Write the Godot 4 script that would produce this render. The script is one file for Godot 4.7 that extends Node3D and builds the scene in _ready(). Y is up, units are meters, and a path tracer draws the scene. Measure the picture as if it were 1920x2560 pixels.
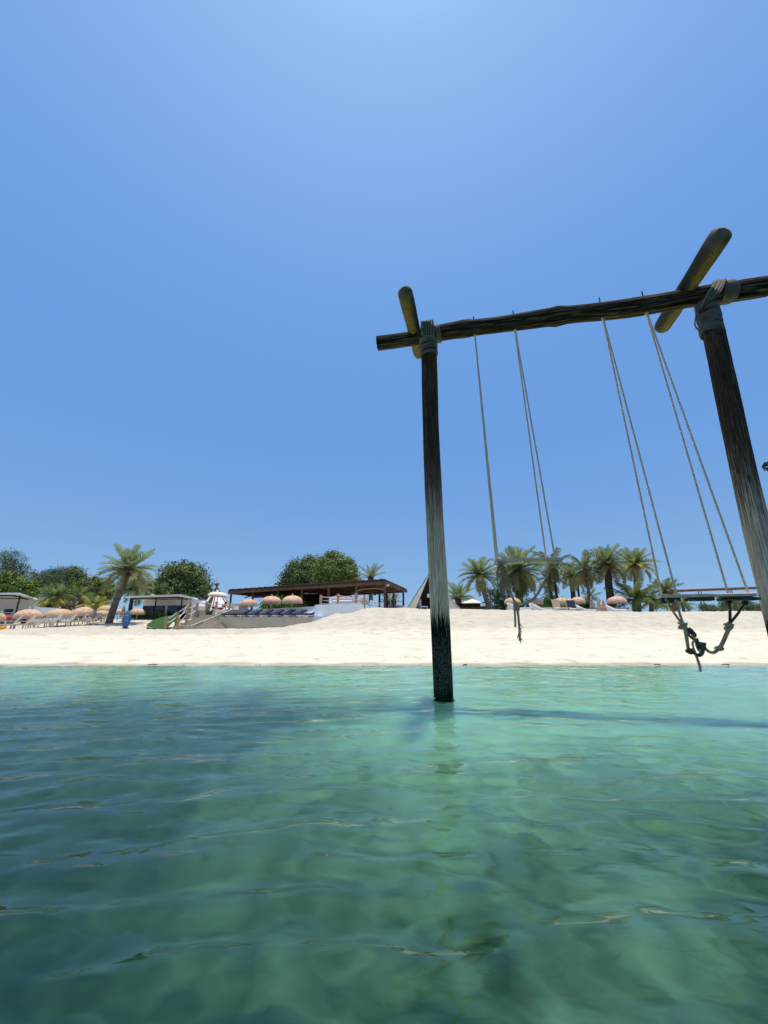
extends Node3D
# A beach seen from the water: a swing frame of logs in front, a bank of sand, a beach club, palms.

const EYE := 0.85           # height of the lens above the water
const PITCH := 15.57        # degrees upwards
const FOCAL := 962.0        # in pixels of the 1920 x 2560 photograph
var sp := sin(deg_to_rad(PITCH))
var cp := cos(deg_to_rad(PITCH))
var rng := RandomNumberGenerator.new()
var lumps := FastNoiseLite.new()
var grain := FastNoiseLite.new()
var M := {}
var taken := {}
var cache := {}

# ---------------------------------------------------------------- places
func P(px: float, py: float, d: float) -> Vector3:
	var u := (px - 960.0) / FOCAL
	var v := (1280.0 - py) / FOCAL
	var k := d / (cp - v * sp)
	return Vector3(u * k, EYE + (v * cp + sp) * k, -d)

func at_y(px: float, y: float, d: float) -> Vector3:
	var m := (y - EYE) / d
	var v := (m * cp - sp) / (cp + m * sp)
	var k := d / (cp - v * sp)
	return Vector3((px - 960.0) / FOCAL * k, y, -d)

func on_ground(px: float, d: float) -> Vector3:
	var p := at_y(px, 0.8, d)
	for i in 3:
		p = at_y(px, G(p.x, p.z), d)
	return p

var crest_x := PackedFloat32Array([-60, -32, -25, -18.4, -14.5, -11, -8, -5.6, -4.2, -2.6, -0.6, 3.6, 9, 14, 25, 60])
var crest_y := PackedFloat32Array([0.2, 0.12, 0.12, 0.38, 0.28, 0.30, 0.34, 0.42, 0.66, 1.16, 1.50, 1.42, 1.34, 1.26, 1.30, 1.2])

func crest(x: float) -> float:
	if x <= crest_x[0]: return crest_y[0]
	for i in range(1, crest_x.size()):
		if x < crest_x[i]:
			var t := (x - crest_x[i - 1]) / (crest_x[i] - crest_x[i - 1])
			t = t * t * (3.0 - 2.0 * t)
			return lerpf(crest_y[i - 1], crest_y[i], t)
	return crest_y[crest_y.size() - 1]

func G(x: float, z: float) -> float:
	var d := -z
	if d < 7.8:
		var s := -1.0 * (1.0 - exp(-(7.8 - d) / 5.0))
		return s + 0.03 * lumps.get_noise_2d(x * 30.0, z * 30.0) * smoothstep(7.8, 5.0, d)
	var foot := 0.05 * (d - 7.8) - 0.012 * sin(x * 0.7) * smoothstep(8.0, 9.5, d)
	var h := foot
	if d > 12.6:
		h = lerpf(minf(foot, 0.25), crest(x), smoothstep(12.4, 23.5, d))
	if d > 23.0 and x < -13.0:
		h += minf((d - 23.0) * 0.05, 0.55) * smoothstep(-13.0, -16.0, x)
	var rough := 0.025 * smoothstep(12.0, 14.5, d) + 0.010 * smoothstep(8.4, 9.4, d)
	h += rough * lumps.get_noise_2d(x * 42.0, z * 34.0)
	h += rough * 1.6 * lumps.get_noise_2d(x * 14.0 + 50.0, z * 10.0)
	return h

# ---------------------------------------------------------------- nodes
func numbered(called: String) -> String:
	var n: int = taken.get(called, 0)
	taken[called] = n + 1
	return called if n == 0 else "%s_%03d" % [called, n]

func thing(called: String, label: String, category: String, at := Vector3.ZERO, turn := 0.0, group := "") -> Node3D:
	var o := Node3D.new()
	o.name = numbered(called)
	add_child(o)
	o.position = at
	o.rotation.y = turn
	tag(o, label, category, group)
	return o

func tag(o: Node3D, label: String, category: String, group := "") -> void:
	o.set_meta("label", label)
	o.set_meta("category", category)
	if group: o.set_meta("group", group)

func obj(called: String, mesh: Mesh, mat: Material, parent: Node3D = null) -> MeshInstance3D:
	var o := MeshInstance3D.new()
	o.mesh = mesh
	o.material_override = mat
	if parent == null:
		o.name = numbered(called)
		add_child(o)
	else:
		o.name = called
		parent.add_child(o, true)
	return o

func struct(called: String, mesh: Mesh, mat: Material) -> MeshInstance3D:
	var o := obj(called, mesh, mat)
	o.set_meta("kind", "structure")
	return o

func copy(o: Node3D, at: Vector3, turn: float, label: String, group := "") -> Node3D:
	var c: Node3D = o.duplicate()
	c.name = numbered(String(o.name).split("_0")[0])
	add_child(c)
	c.position = at
	c.rotation = Vector3(0, turn, 0)
	c.set_meta("label", label)
	if group: c.set_meta("group", group)
	return c

# ---------------------------------------------------------------- shapes
func st_new() -> SurfaceTool:
	var st := SurfaceTool.new()
	st.begin(Mesh.PRIMITIVE_TRIANGLES)
	return st

func done(st: SurfaceTool) -> ArrayMesh:
	st.generate_normals()
	return st.commit()

func tri_n(st: SurfaceTool, a: Vector3, b: Vector3, c: Vector3, n: Vector3) -> void:
	if (b - a).cross(c - a).dot(n) > 0.0:
		var t := b
		b = c
		c = t
	st.add_vertex(a); st.add_vertex(b); st.add_vertex(c)

func quad_n(st: SurfaceTool, a: Vector3, b: Vector3, c: Vector3, d: Vector3, n: Vector3) -> void:
	tri_n(st, a, b, c, n)
	tri_n(st, a, c, d, n)

func add_box(st: SurfaceTool, xf: Transform3D, size: Vector3) -> void:
	st.set_smooth_group(-1)
	var s := size * 0.5
	var ax := [xf.basis.x * s.x, xf.basis.y * s.y, xf.basis.z * s.z]
	for i in 3:
		for sign in [-1.0, 1.0]:
			var n: Vector3 = ax[i] * sign
			var t: Vector3 = ax[(i + 1) % 3]
			var b: Vector3 = ax[(i + 2) % 3]
			var o := xf.origin + n
			quad_n(st, o - t - b, o + t - b, o + t + b, o - t + b, n)

func box_at(c: Vector3, size: Vector3, turn := 0.0) -> ArrayMesh:
	var st := st_new()
	add_box(st, Transform3D(Basis(Vector3.UP, turn), c), size)
	return done(st)

# a box with chamfered long edges, its length along x
func plank(c: Vector3, size: Vector3, ch: float, turn := 0.0, warp := 0.0) -> ArrayMesh:
	var st := st_new()
	var y := size.y * 0.5
	var z := size.z * 0.5
	var prof := [Vector2(-z, -y + ch), Vector2(-z, y - ch), Vector2(-z + ch, y), Vector2(z - ch, y), Vector2(z, y - ch), Vector2(z, -y + ch), Vector2(z - ch, -y), Vector2(-z + ch, -y)]
	st.set_smooth_group(-1)
	var bs := Basis(Vector3.UP, turn)
	var n := 8
	for i in n:
		var x0 := (float(i) / n - 0.5) * size.x
		var x1 := (float(i + 1) / n - 0.5) * size.x
		var w0 := warp * sin(x0 * 7.0)
		var w1 := warp * sin(x1 * 7.0)
		for k in 8:
			var p: Vector2 = prof[k]
			var q: Vector2 = prof[(k + 1) % 8]
			quad_n(st, c + bs * Vector3(x0, p.y + w0, p.x), c + bs * Vector3(x1, p.y + w1, p.x), c + bs * Vector3(x1, q.y + w1, q.x), c + bs * Vector3(x0, q.y + w0, q.x), bs * Vector3(0, (p.y + q.y), (p.x + q.x)))
	for e in [-1.0, 1.0]:
		var x: float = e * size.x * 0.5
		var w := warp * sin(x * 7.0)
		for k in range(1, 7):
			tri_n(st, c + bs * Vector3(x, prof[0].y + w, prof[0].x), c + bs * Vector3(x, prof[k].y + w, prof[k].x), c + bs * Vector3(x, prof[k + 1].y + w, prof[k + 1].x), bs * Vector3(e, 0, 0))
	return done(st)

# a tube through points; radius a number or one per point; u runs round, v along from 0 to 1
func add_tube(st: SurfaceTool, pts: Array, radius, sides := 8, caps := true, bump := 0.0, seedx := 0.0) -> void:
	st.set_smooth_group(0)
	var n := pts.size()
	var up := Vector3.UP
	var rings := []
	var dir0: Vector3 = (pts[1] - pts[0]).normalized()
	var side := dir0.cross(Vector3.UP if absf(dir0.y) < 0.9 else Vector3.BACK).normalized()
	for i in n:
		var t: Vector3 = (pts[mini(i + 1, n - 1)] - pts[maxi(i - 1, 0)]).normalized()
		side = (side - t * side.dot(t)).normalized()
		up = t.cross(side)
		var r: float = radius if (radius is float or radius is int) else radius[i]
		var ring := PackedVector3Array()
		for k in sides:
			var a := TAU * k / sides
			var dv := side * cos(a) + up * sin(a)
			var rr := r
			if bump > 0.0:
				var q: Vector3 = pts[i] + dv * r
				rr += bump * grain.get_noise_3d(q.x * 40.0 + seedx, q.y * 40.0, q.z * 40.0)
			ring.append(pts[i] + dv * rr)
		rings.append(ring)
	for i in n - 1:
		var v0 := float(i) / (n - 1)
		var v1 := float(i + 1) / (n - 1)
		for k in sides:
			var k2 := (k + 1) % sides
			var u0 := float(k) / sides
			var u1 := float(k + 1) / sides
			var a: Vector3 = rings[i][k]
			var b: Vector3 = rings[i][k2]
			var c: Vector3 = rings[i + 1][k2]
			var d: Vector3 = rings[i + 1][k]
			st.set_uv(Vector2(u0, v0)); st.add_vertex(a)
			st.set_uv(Vector2(u1, v1)); st.add_vertex(c)
			st.set_uv(Vector2(u1, v0)); st.add_vertex(b)
			st.set_uv(Vector2(u0, v0)); st.add_vertex(a)
			st.set_uv(Vector2(u0, v1)); st.add_vertex(d)
			st.set_uv(Vector2(u1, v1)); st.add_vertex(c)
	if caps:
		st.set_smooth_group(-1)
		for e in 2:
			var i := 0 if e == 0 else n - 1
			var nrm: Vector3 = (pts[0] - pts[1]) if e == 0 else (pts[n - 1] - pts[n - 2])
			st.set_uv(Vector2(0.3, float(i) / (n - 1)))
			for k in sides:
				tri_n(st, pts[i], rings[i][k], rings[i][(k + 1) % sides], nrm)

func tube(pts: Array, radius, sides := 8, caps := true, bump := 0.0) -> ArrayMesh:
	var st := st_new()
	add_tube(st, pts, radius, sides, caps, bump)
	return done(st)

func line(a: Vector3, b: Vector3, n: int, sag := 0.0) -> Array:
	var out := []
	for i in n + 1:
		var t := float(i) / n
		out.append(a.lerp(b, t) - Vector3(0, sag * 4.0 * t * (1.0 - t), 0))
	return out

func curve(pts: Array, n := 6) -> Array:      # Catmull-Rom through pts
	var out := []
	for i in pts.size() - 1:
		var p0: Vector3 = pts[maxi(i - 1, 0)]
		var p1: Vector3 = pts[i]
		var p2: Vector3 = pts[i + 1]
		var p3: Vector3 = pts[mini(i + 2, pts.size() - 1)]
		for k in n:
			var t := float(k) / n
			out.append(0.5 * (2.0 * p1 + (p2 - p0) * t + (2.0 * p0 - 5.0 * p1 + 4.0 * p2 - p3) * t * t + (3.0 * p1 - p0 - 3.0 * p2 + p3) * t * t * t))
	out.append(pts[pts.size() - 1])
	return out

func coil(c: Vector3, axis: Vector3, r: float, turns: float, pitch: float, rope_r: float, wob := 0.0, tilt := 0.0) -> ArrayMesh:
	var a := axis.normalized()
	var s := a.cross(Vector3.BACK if absf(a.z) < 0.9 else Vector3.UP).normalized()
	var b := a.cross(s)
	var pts := []
	var n := int(turns * 20)
	for i in n + 1:
		var t := float(i) / 20.0
		var rr := r + wob * sin(t * 3.7)
		var off := (t - turns * 0.5) * pitch + wob * sin(t * 5.1 + 1.0) + tilt * cos(TAU * t)
		pts.append(c + a * off + (s * cos(TAU * t) + b * sin(TAU * t)) * rr)
	return tube(pts, rope_r, 7)

func ball(c: Vector3, r: Vector3, rough := 0.0, rings := 7, sides := 10) -> ArrayMesh:
	var st := st_new()
	add_ball(st, c, r, rough, rings, sides)
	return done(st)

func add_ball(st: SurfaceTool, c: Vector3, r: Vector3, rough := 0.0, rings := 7, sides := 10) -> void:
	st.set_smooth_group(0)
	var g := []
	for i in rings + 1:
		var a := PI * i / rings
		var row := PackedVector3Array()
		for k in sides:
			var b := TAU * k / sides
			var dv := Vector3(sin(a) * cos(b), cos(a), sin(a) * sin(b))
			var m := 1.0 + rough * grain.get_noise_3d(dv.x * 60.0 + c.x * 90.0, dv.y * 60.0 + c.y * 90.0, dv.z * 60.0)
			row.append(c + dv * r * m)
		g.append(row)
	for i in rings:
		for k in sides:
			var k2 := (k + 1) % sides
			var mid: Vector3 = (g[i][k] + g[i + 1][k2]) * 0.5 - c
			if i > 0: tri_n(st, g[i][k], g[i][k2], g[i + 1][k2], mid)
			if i < rings - 1: tri_n(st, g[i][k], g[i + 1][k2], g[i + 1][k], mid)

# a flat polygon pushed through a thickness
func slab(pts: Array, thick: Vector3) -> ArrayMesh:
	var st := st_new()
	st.set_smooth_group(-1)
	var c := Vector3.ZERO
	for p in pts: c += p
	c /= pts.size()
	var m := c + thick * 0.5
	for i in pts.size():
		var a: Vector3 = pts[i]
		var b: Vector3 = pts[(i + 1) % pts.size()]
		tri_n(st, c, a, b, -thick)
		tri_n(st, c + thick, a + thick, b + thick, thick)
		quad_n(st, a, b, b + thick, a + thick, (a + b + thick) * 0.5 - m)
	return done(st)

# ---------------------------------------------------------------- materials
func lin(r: float, g: float, b: float) -> Color:
	return Color(r, g, b).linear_to_srgb()

func mat(c: Color, rough := 0.8, spec := 0.4) -> StandardMaterial3D:
	var m := StandardMaterial3D.new()
	m.albedo_color = c
	m.roughness = rough
	m.metallic_specular = spec
	return m

func noise(freq: float, sd: int, oct := 4, kind := FastNoiseLite.TYPE_SIMPLEX_SMOOTH) -> FastNoiseLite:
	var n := FastNoiseLite.new()
	n.seed = sd
	n.frequency = freq
	n.noise_type = kind
	n.fractal_octaves = oct
	return n

func noise_tex(freq: float, sd: int, cols: Array, size := 256, oct := 4, kind := FastNoiseLite.TYPE_SIMPLEX_SMOOTH) -> NoiseTexture2D:
	var t := NoiseTexture2D.new()
	t.width = size
	t.height = size
	t.seamless = true
	t.noise = noise(freq, sd, oct, kind)
	if cols.size():
		var g := Gradient.new()
		g.offsets = PackedFloat32Array()
		g.colors = PackedColorArray()
		for i in cols.size():
			g.add_point(float(i) / (cols.size() - 1), cols[i])
		t.color_ramp = g
	return t

# a surface with mottled colour and fine relief in world space, tile metres across
func mottled(cols: Array, rough: float, tile: float, freq: float, sd: int, relief := 0.0, size := 256) -> StandardMaterial3D:
	var m := mat(Color.WHITE, rough)
	m.albedo_texture = noise_tex(freq, sd, cols, size)
	m.uv1_triplanar = true
	m.uv1_world_triplanar = true
	m.uv1_scale = Vector3.ONE / tile
	if relief > 0.0:
		m.heightmap_enabled = true
		m.heightmap_scale = relief
		m.heightmap_texture = noise_tex(freq * 2.0, sd + 9, [], size)
	return m

func vcol(rough := 0.8, back := Color.BLACK, spec := 0.3) -> StandardMaterial3D:
	var m := mat(Color.WHITE, rough, spec)
	m.vertex_color_use_as_albedo = true
	if back != Color.BLACK:
		m.backlight_enabled = true
		m.backlight = back
	return m

# weathered wood: u round the log, v along it; paint says what stands at which v
func wood_tex(w: int, h: int, sd: int, paint: Callable) -> ImageTexture:
	var im := Image.create(w, h, false, Image.FORMAT_RGB8)
	var n1 := noise(1.0, sd, 3)
	var n2 := noise(1.0, sd + 1, 3)
	var data := PackedByteArray()
	data.resize(w * h * 3)
	var o := 0
	for y in h:
		var v := float(y) / h
		for x in w:
			var u := float(x) / w
			var a := TAU * u
			var g := n1.get_noise_3d(cos(a) * 5.0, sin(a) * 5.0, v * 9.0)
			var f := n2.get_noise_3d(cos(a) * 14.0, sin(a) * 14.0, v * 30.0)
			var c: Color = paint.call(u, v, g, f)
			c = c.linear_to_srgb()
			data[o] = clampi(int(c.r * 255.0), 0, 255)
			data[o + 1] = clampi(int(c.g * 255.0), 0, 255)
			data[o + 2] = clampi(int(c.b * 255.0), 0, 255)
			o += 3
	im = Image.create_from_data(w, h, false, Image.FORMAT_RGB8, data)
	return ImageTexture.create_from_image(im)

var speck := FastNoiseLite.new()
# post: v 0 at the bottom (height -1.1 m) to 1 at the top (5.3 m)
func paint_post(u: float, v: float, g: float, f: float) -> Color:
	var y := -1.1 + 6.5 * v
	var a := TAU * u
	var ragged := y + 0.22 * g + 0.18 * f
	var dark := Color(0.058, 0.036, 0.022).lerp(Color(0.30, 0.185, 0.10), clampf(g * 0.9 + f * 0.7 - 0.05, 0.0, 1.0))
	if f > 0.38: dark = Color(0.012, 0.011, 0.01)
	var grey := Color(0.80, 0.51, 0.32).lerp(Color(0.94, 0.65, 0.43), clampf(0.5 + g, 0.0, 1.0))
	var crack := speck.get_noise_3d(cos(a) * 70.0, sin(a) * 70.0, y * 6.0)
	if crack > 0.24: grey *= 0.40
	elif crack < -0.26: grey *= 0.7
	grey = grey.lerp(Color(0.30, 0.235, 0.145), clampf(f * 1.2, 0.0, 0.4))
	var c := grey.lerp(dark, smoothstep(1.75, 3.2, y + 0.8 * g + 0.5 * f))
	var wet := Color(0.008, 0.008, 0.007)
	c = c.lerp(wet, smoothstep(1.22, 1.08, ragged + 0.12 * crack))
	if ragged < 1.0 and y > 0.16:
		var b := speck.get_noise_3d(cos(a) * 300.0, sin(a) * 300.0, y * 340.0)
		var m := smoothstep(1.0, 0.75, ragged) * smoothstep(0.12, 0.4, y + 0.2 * g)
		if b > 0.02: c = c.lerp(Color(0.17, 0.16, 0.11), m * clampf(b * 3.0, 0.0, 1.0))
	return c

func paint_beam(u: float, v: float, g: float, f: float) -> Color:
	var c := Color(0.026, 0.019, 0.012).lerp(Color(0.25, 0.185, 0.105), clampf(g * 1.3 + f * 0.9 + 0.12, 0.0, 1.0))
	var a := TAU * u
	var crack := speck.get_noise_3d(cos(a) * 60.0, sin(a) * 60.0, v * 30.0)
	if crack > 0.25: c *= 0.35
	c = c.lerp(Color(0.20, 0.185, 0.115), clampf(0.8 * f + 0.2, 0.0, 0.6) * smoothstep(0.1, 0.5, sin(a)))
	return c

func paint_log(u: float, v: float, g: float, f: float) -> Color:
	var c := Color(0.17, 0.115, 0.035).lerp(Color(0.27, 0.19, 0.065), clampf(0.5 + g, 0.0, 1.0))
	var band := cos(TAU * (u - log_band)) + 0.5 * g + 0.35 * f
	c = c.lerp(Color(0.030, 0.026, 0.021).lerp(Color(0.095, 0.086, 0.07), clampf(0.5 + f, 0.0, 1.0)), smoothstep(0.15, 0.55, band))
	var ends := smoothstep(0.10, 0.03, minf(v, 1.0 - v) + 0.03 * g)
	c = c.lerp(Color(0.15, 0.13, 0.095), ends * 0.7)
	if f > 0.5: c *= 0.35
	return c
var log_band := 0.0

# ---------------------------------------------------------------- the place
func _ready() -> void:
	var cam := Camera3D.new()
	cam.name = "camera"
	cam.position = Vector3(0, EYE, 0)
	cam.rotation.x = deg_to_rad(PITCH)
	cam.fov = rad_to_deg(2.0 * atan(1280.0 / FOCAL))
	cam.near = 0.05
	cam.far = 3000.0
	add_child(cam)

	var env := Environment.new()
	env.background_mode = Environment.BG_SKY
	var sm := ProceduralSkyMaterial.new()
	sm.sky_top_color = lin(0.134, 0.325, 0.740)
	sm.sky_horizon_color = lin(0.310, 0.525, 0.765)
	sm.sky_curve = 0.135
	sm.sky_cover = sky_glow()
	sm.ground_bottom_color = Color8(70, 110, 115)
	sm.ground_horizon_color = Color8(120, 150, 160)
	sm.sun_angle_max = 6.0
	sm.sun_curve = 0.1
	env.sky = Sky.new()
	env.sky.sky_material = sm
	env.tonemap_mode = Environment.TONE_MAPPER_LINEAR
	env.tonemap_exposure = 1.0
	env.sdfgi_enabled = true
	env.ssao_enabled = true
	env.ssil_enabled = true
	var we := WorldEnvironment.new()
	we.name = "environment"
	we.environment = env
	add_child(we)

	var sun := DirectionalLight3D.new()
	sun.name = "sun"
	sun.light_energy = 1.55
	sun.light_color = Color(1.0, 0.955, 0.88)
	sun.light_angular_distance = 0.5
	sun.shadow_enabled = true
	add_child(sun)
	# high, ahead of the camera and a little to the right
	var el := deg_to_rad(86.5)
	var az := deg_to_rad(8.0)
	var to_sun := Vector3(sin(az) * cos(el), sin(el), -cos(az) * cos(el))
	sun.look_at_from_position(to_sun * 50.0, Vector3.ZERO, Vector3.BACK)

	rng.seed = 20
	lumps.seed = 3
	lumps.frequency = 0.05
	lumps.fractal_octaves = 3
	grain.seed = 8
	grain.frequency = 0.05
	speck.seed = 5
	speck.frequency = 0.12
	speck.fractal_octaves = 2
	make_materials()
	make_ground()
	make_water()
	make_swing_frame()
	make_swings()
	make_club()
	make_trees()
	make_beach_things()

# the pale glow of hazy air round a high sun
func sky_glow() -> ImageTexture:
	var el := deg_to_rad(86.5)
	var az := deg_to_rad(8.0)
	var to_sun := Vector3(sin(az) * cos(el), sin(el), -cos(az) * cos(el))
	var w := 512
	var h := 256
	var im := Image.create(w, h, false, Image.FORMAT_RGBAF)
	for j in h:
		var th := PI * (j + 0.5) / h
		for i in w:
			var ph := TAU * ((i + 0.5) / w - 0.5)
			var dv := Vector3(-sin(ph) * sin(th), cos(th), cos(ph) * sin(th))
			var a := rad_to_deg(dv.angle_to(to_sun))
			var g := exp(-pow(a / 31.0, 2.0))
			var near := exp(-pow(a / 9.5, 2.0))
			im.set_pixel(i, j, Color(0.235 * g + 1.3 * near, 0.280 * g + 1.3 * near, 0.235 * g + 1.2 * near, 1.0))
	return ImageTexture.create_from_image(im)

func make_materials() -> void:
	M.rope = mat(lin(0.76, 0.53, 0.34), 0.95, 0.1)
	M.rope_white = mat(lin(0.55, 0.54, 0.50), 0.9)
	M.rope_green = mottled([lin(0.31, 0.19, 0.092), lin(0.64, 0.43, 0.24)], 0.9, 0.2, 0.03, 4)
	M.rope_dark = mottled([lin(0.05, 0.042, 0.027), lin(0.16, 0.135, 0.085)], 0.9, 0.2, 0.03, 5)
	M.lash = mottled([lin(0.11, 0.095, 0.065), lin(0.26, 0.225, 0.155)], 0.9, 0.3, 0.03, 6)
	M.wrap = mottled([lin(0.09, 0.078, 0.050), lin(0.15, 0.132, 0.088)], 0.9, 0.4, 0.02, 7)
	M.seat = mottled([lin(0.50, 0.34, 0.21), lin(0.80, 0.57, 0.38)], 0.85, 0.5, 0.02, 11, 0.3)
	M.seat_dark = mottled([lin(0.03, 0.03, 0.027), lin(0.09, 0.09, 0.075)], 0.85, 0.5, 0.02, 12)
	M.bolt = mat(lin(0.08, 0.06, 0.05), 0.6)
	M.white = mottled([lin(0.74, 0.735, 0.72), lin(0.85, 0.845, 0.83)], 0.8, 3.0, 0.01, 21)
	M.whitewall = mottled([lin(0.84, 0.84, 0.83), lin(0.92, 0.92, 0.91)], 0.85, 3.0, 0.01, 21)
	M.whiteplastic = mat(lin(0.74, 0.74, 0.73), 0.5)
	M.concrete = mottled([lin(0.42, 0.355, 0.26), lin(0.56, 0.485, 0.365)], 0.95, 2.5, 0.012, 22, 1.0)
	M.brownwood = mottled([lin(0.10, 0.048, 0.030), lin(0.19, 0.10, 0.06)], 0.8, 2.0, 0.012, 23)
	M.darkwood = mottled([lin(0.035, 0.025, 0.02), lin(0.08, 0.055, 0.04)], 0.8, 2.0, 0.012, 24)
	M.tanwood = mottled([lin(0.36, 0.22, 0.10), lin(0.55, 0.37, 0.18)], 0.8, 0.8, 0.02, 25)
	M.black = mat(lin(0.012, 0.011, 0.014), 0.5)
	M.glass = mat(lin(0.012, 0.015, 0.02), 0.06, 0.5)
	M.greyfabric = mottled([lin(0.38, 0.36, 0.33), lin(0.47, 0.45, 0.42)], 0.9, 2.0, 0.01, 26)
	M.cream = mat(lin(0.72, 0.66, 0.54), 0.9)
	M.tan = mottled([lin(0.45, 0.35, 0.24), lin(0.55, 0.45, 0.32)], 0.9, 1.0, 0.02, 27)
	M.navy = mat(lin(0.024, 0.030, 0.062), 0.85)
	M.lightblue = mat(lin(0.33, 0.43, 0.66), 0.9)
	M.red = mat(lin(0.42, 0.035, 0.03), 0.6)
	M.lilac = mat(lin(0.50, 0.36, 0.42), 0.9)
	M.orange = mat(lin(0.75, 0.36, 0.03), 0.6)
	M.turf = mottled([lin(0.016, 0.055, 0.010), lin(0.036, 0.11, 0.022)], 0.95, 0.8, 0.03, 28, 2.0)
	M.bark = mottled([lin(0.10, 0.075, 0.05), lin(0.24, 0.19, 0.14)], 0.95, 1.2, 0.02, 29, 2.0)
	M.barkdark = mottled([lin(0.03, 0.022, 0.016), lin(0.10, 0.07, 0.05)], 0.95, 1.2, 0.02, 30, 2.0)

# ---------------------------------------------------------------- ground and water
func sheet(xs: PackedFloat32Array, zs: PackedFloat32Array, height: Callable, paint: Callable) -> ArrayMesh:
	var nx := xs.size()
	var nz := zs.size()
	var v := PackedVector3Array()
	var nn := PackedVector3Array()
	var cc := PackedColorArray()
	v.resize(nx * nz)
	nn.resize(nx * nz)
	var painted := true
	if painted: cc.resize(nx * nz)
	for j in nz:
		for i in nx:
			v[j * nx + i] = Vector3(xs[i], height.call(xs[i], zs[j]), zs[j])
	for j in nz:
		for i in nx:
			var a := v[j * nx + maxi(i - 1, 0)]
			var b := v[j * nx + mini(i + 1, nx - 1)]
			var c := v[maxi(j - 1, 0) * nx + i]
			var d := v[mini(j + 1, nz - 1) * nx + i]
			var n := (d - c).cross(b - a).normalized()
			nn[j * nx + i] = n if n.y > 0 else -n
			if painted: cc[j * nx + i] = paint.call(v[j * nx + i])
	var ix := PackedInt32Array()
	ix.resize((nx - 1) * (nz - 1) * 6)
	var o := 0
	var flip := zs[1] > zs[0]
	for j in nz - 1:
		for i in nx - 1:
			var a := j * nx + i
			var q := [a, a + 1, a + nx + 1, a, a + nx + 1, a + nx] if flip else [a, a + nx + 1, a + 1, a, a + nx, a + nx + 1]
			for k in 6:
				ix[o] = q[k]
				o += 1
	var arr := []
	arr.resize(Mesh.ARRAY_MAX)
	arr[Mesh.ARRAY_VERTEX] = v
	arr[Mesh.ARRAY_NORMAL] = nn
	if painted: arr[Mesh.ARRAY_COLOR] = cc
	arr[Mesh.ARRAY_INDEX] = ix
	var m := ArrayMesh.new()
	m.add_surface_from_arrays(Mesh.PRIMITIVE_TRIANGLES, arr)
	return m

func steps(list: Array) -> PackedFloat32Array:    # [from, to, step, to, step ...]
	var out := PackedFloat32Array([list[0]])
	for i in range(1, list.size(), 2):
		var from := out[out.size() - 1]
		var n := maxi(1, int(round(absf(list[i] - from) / list[i + 1])))
		for k in n:
			out.append(lerpf(from, list[i], float(k + 1) / n))
	return out

func sand_relief() -> ImageTexture:
	var s := 1024
	var n := noise(0.012, 61, 5)
	var base := n.get_seamless_image(s, s)
	base.convert(Image.FORMAT_RGB8)
	var data := base.get_data()
	var r := RandomNumberGenerator.new()
	r.seed = 77
	for k in data.size():
		data[k] = 90 + int(data[k] * 0.42)
	for i in 420:      # footprints and small hollows
		var cx := r.randf() * s
		var cy := r.randf() * s
		var rx := r.randf_range(7.0, 20.0)
		var ry := rx * r.randf_range(0.5, 0.9)
		var ang := r.randf() * PI
		var dep := r.randf_range(60.0, 190.0)
		var R := int(rx * 1.7)
		for yy in range(-R, R + 1):
			for xx in range(-R, R + 1):
				var p := Vector2(xx, yy).rotated(ang)
				var q := sqrt(p.x * p.x / (rx * rx) + p.y * p.y / (ry * ry))
				if q > 1.6: continue
				var dh := -dep * (1.0 - smoothstep(0.3, 1.0, q)) + dep * 0.3 * (smoothstep(0.8, 1.1, q) - smoothstep(1.2, 1.6, q))
				var at := (posmod(int(cy) + yy, s) * s + posmod(int(cx) + xx, s)) * 3
				var val := clampi(int(data[at] * 1.0 + dh * 0.6), 0, 255)
				data[at] = val
				data[at + 1] = val
				data[at + 2] = val
	return ImageTexture.create_from_image(Image.create_from_data(s, s, false, Image.FORMAT_RGB8, data))

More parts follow.
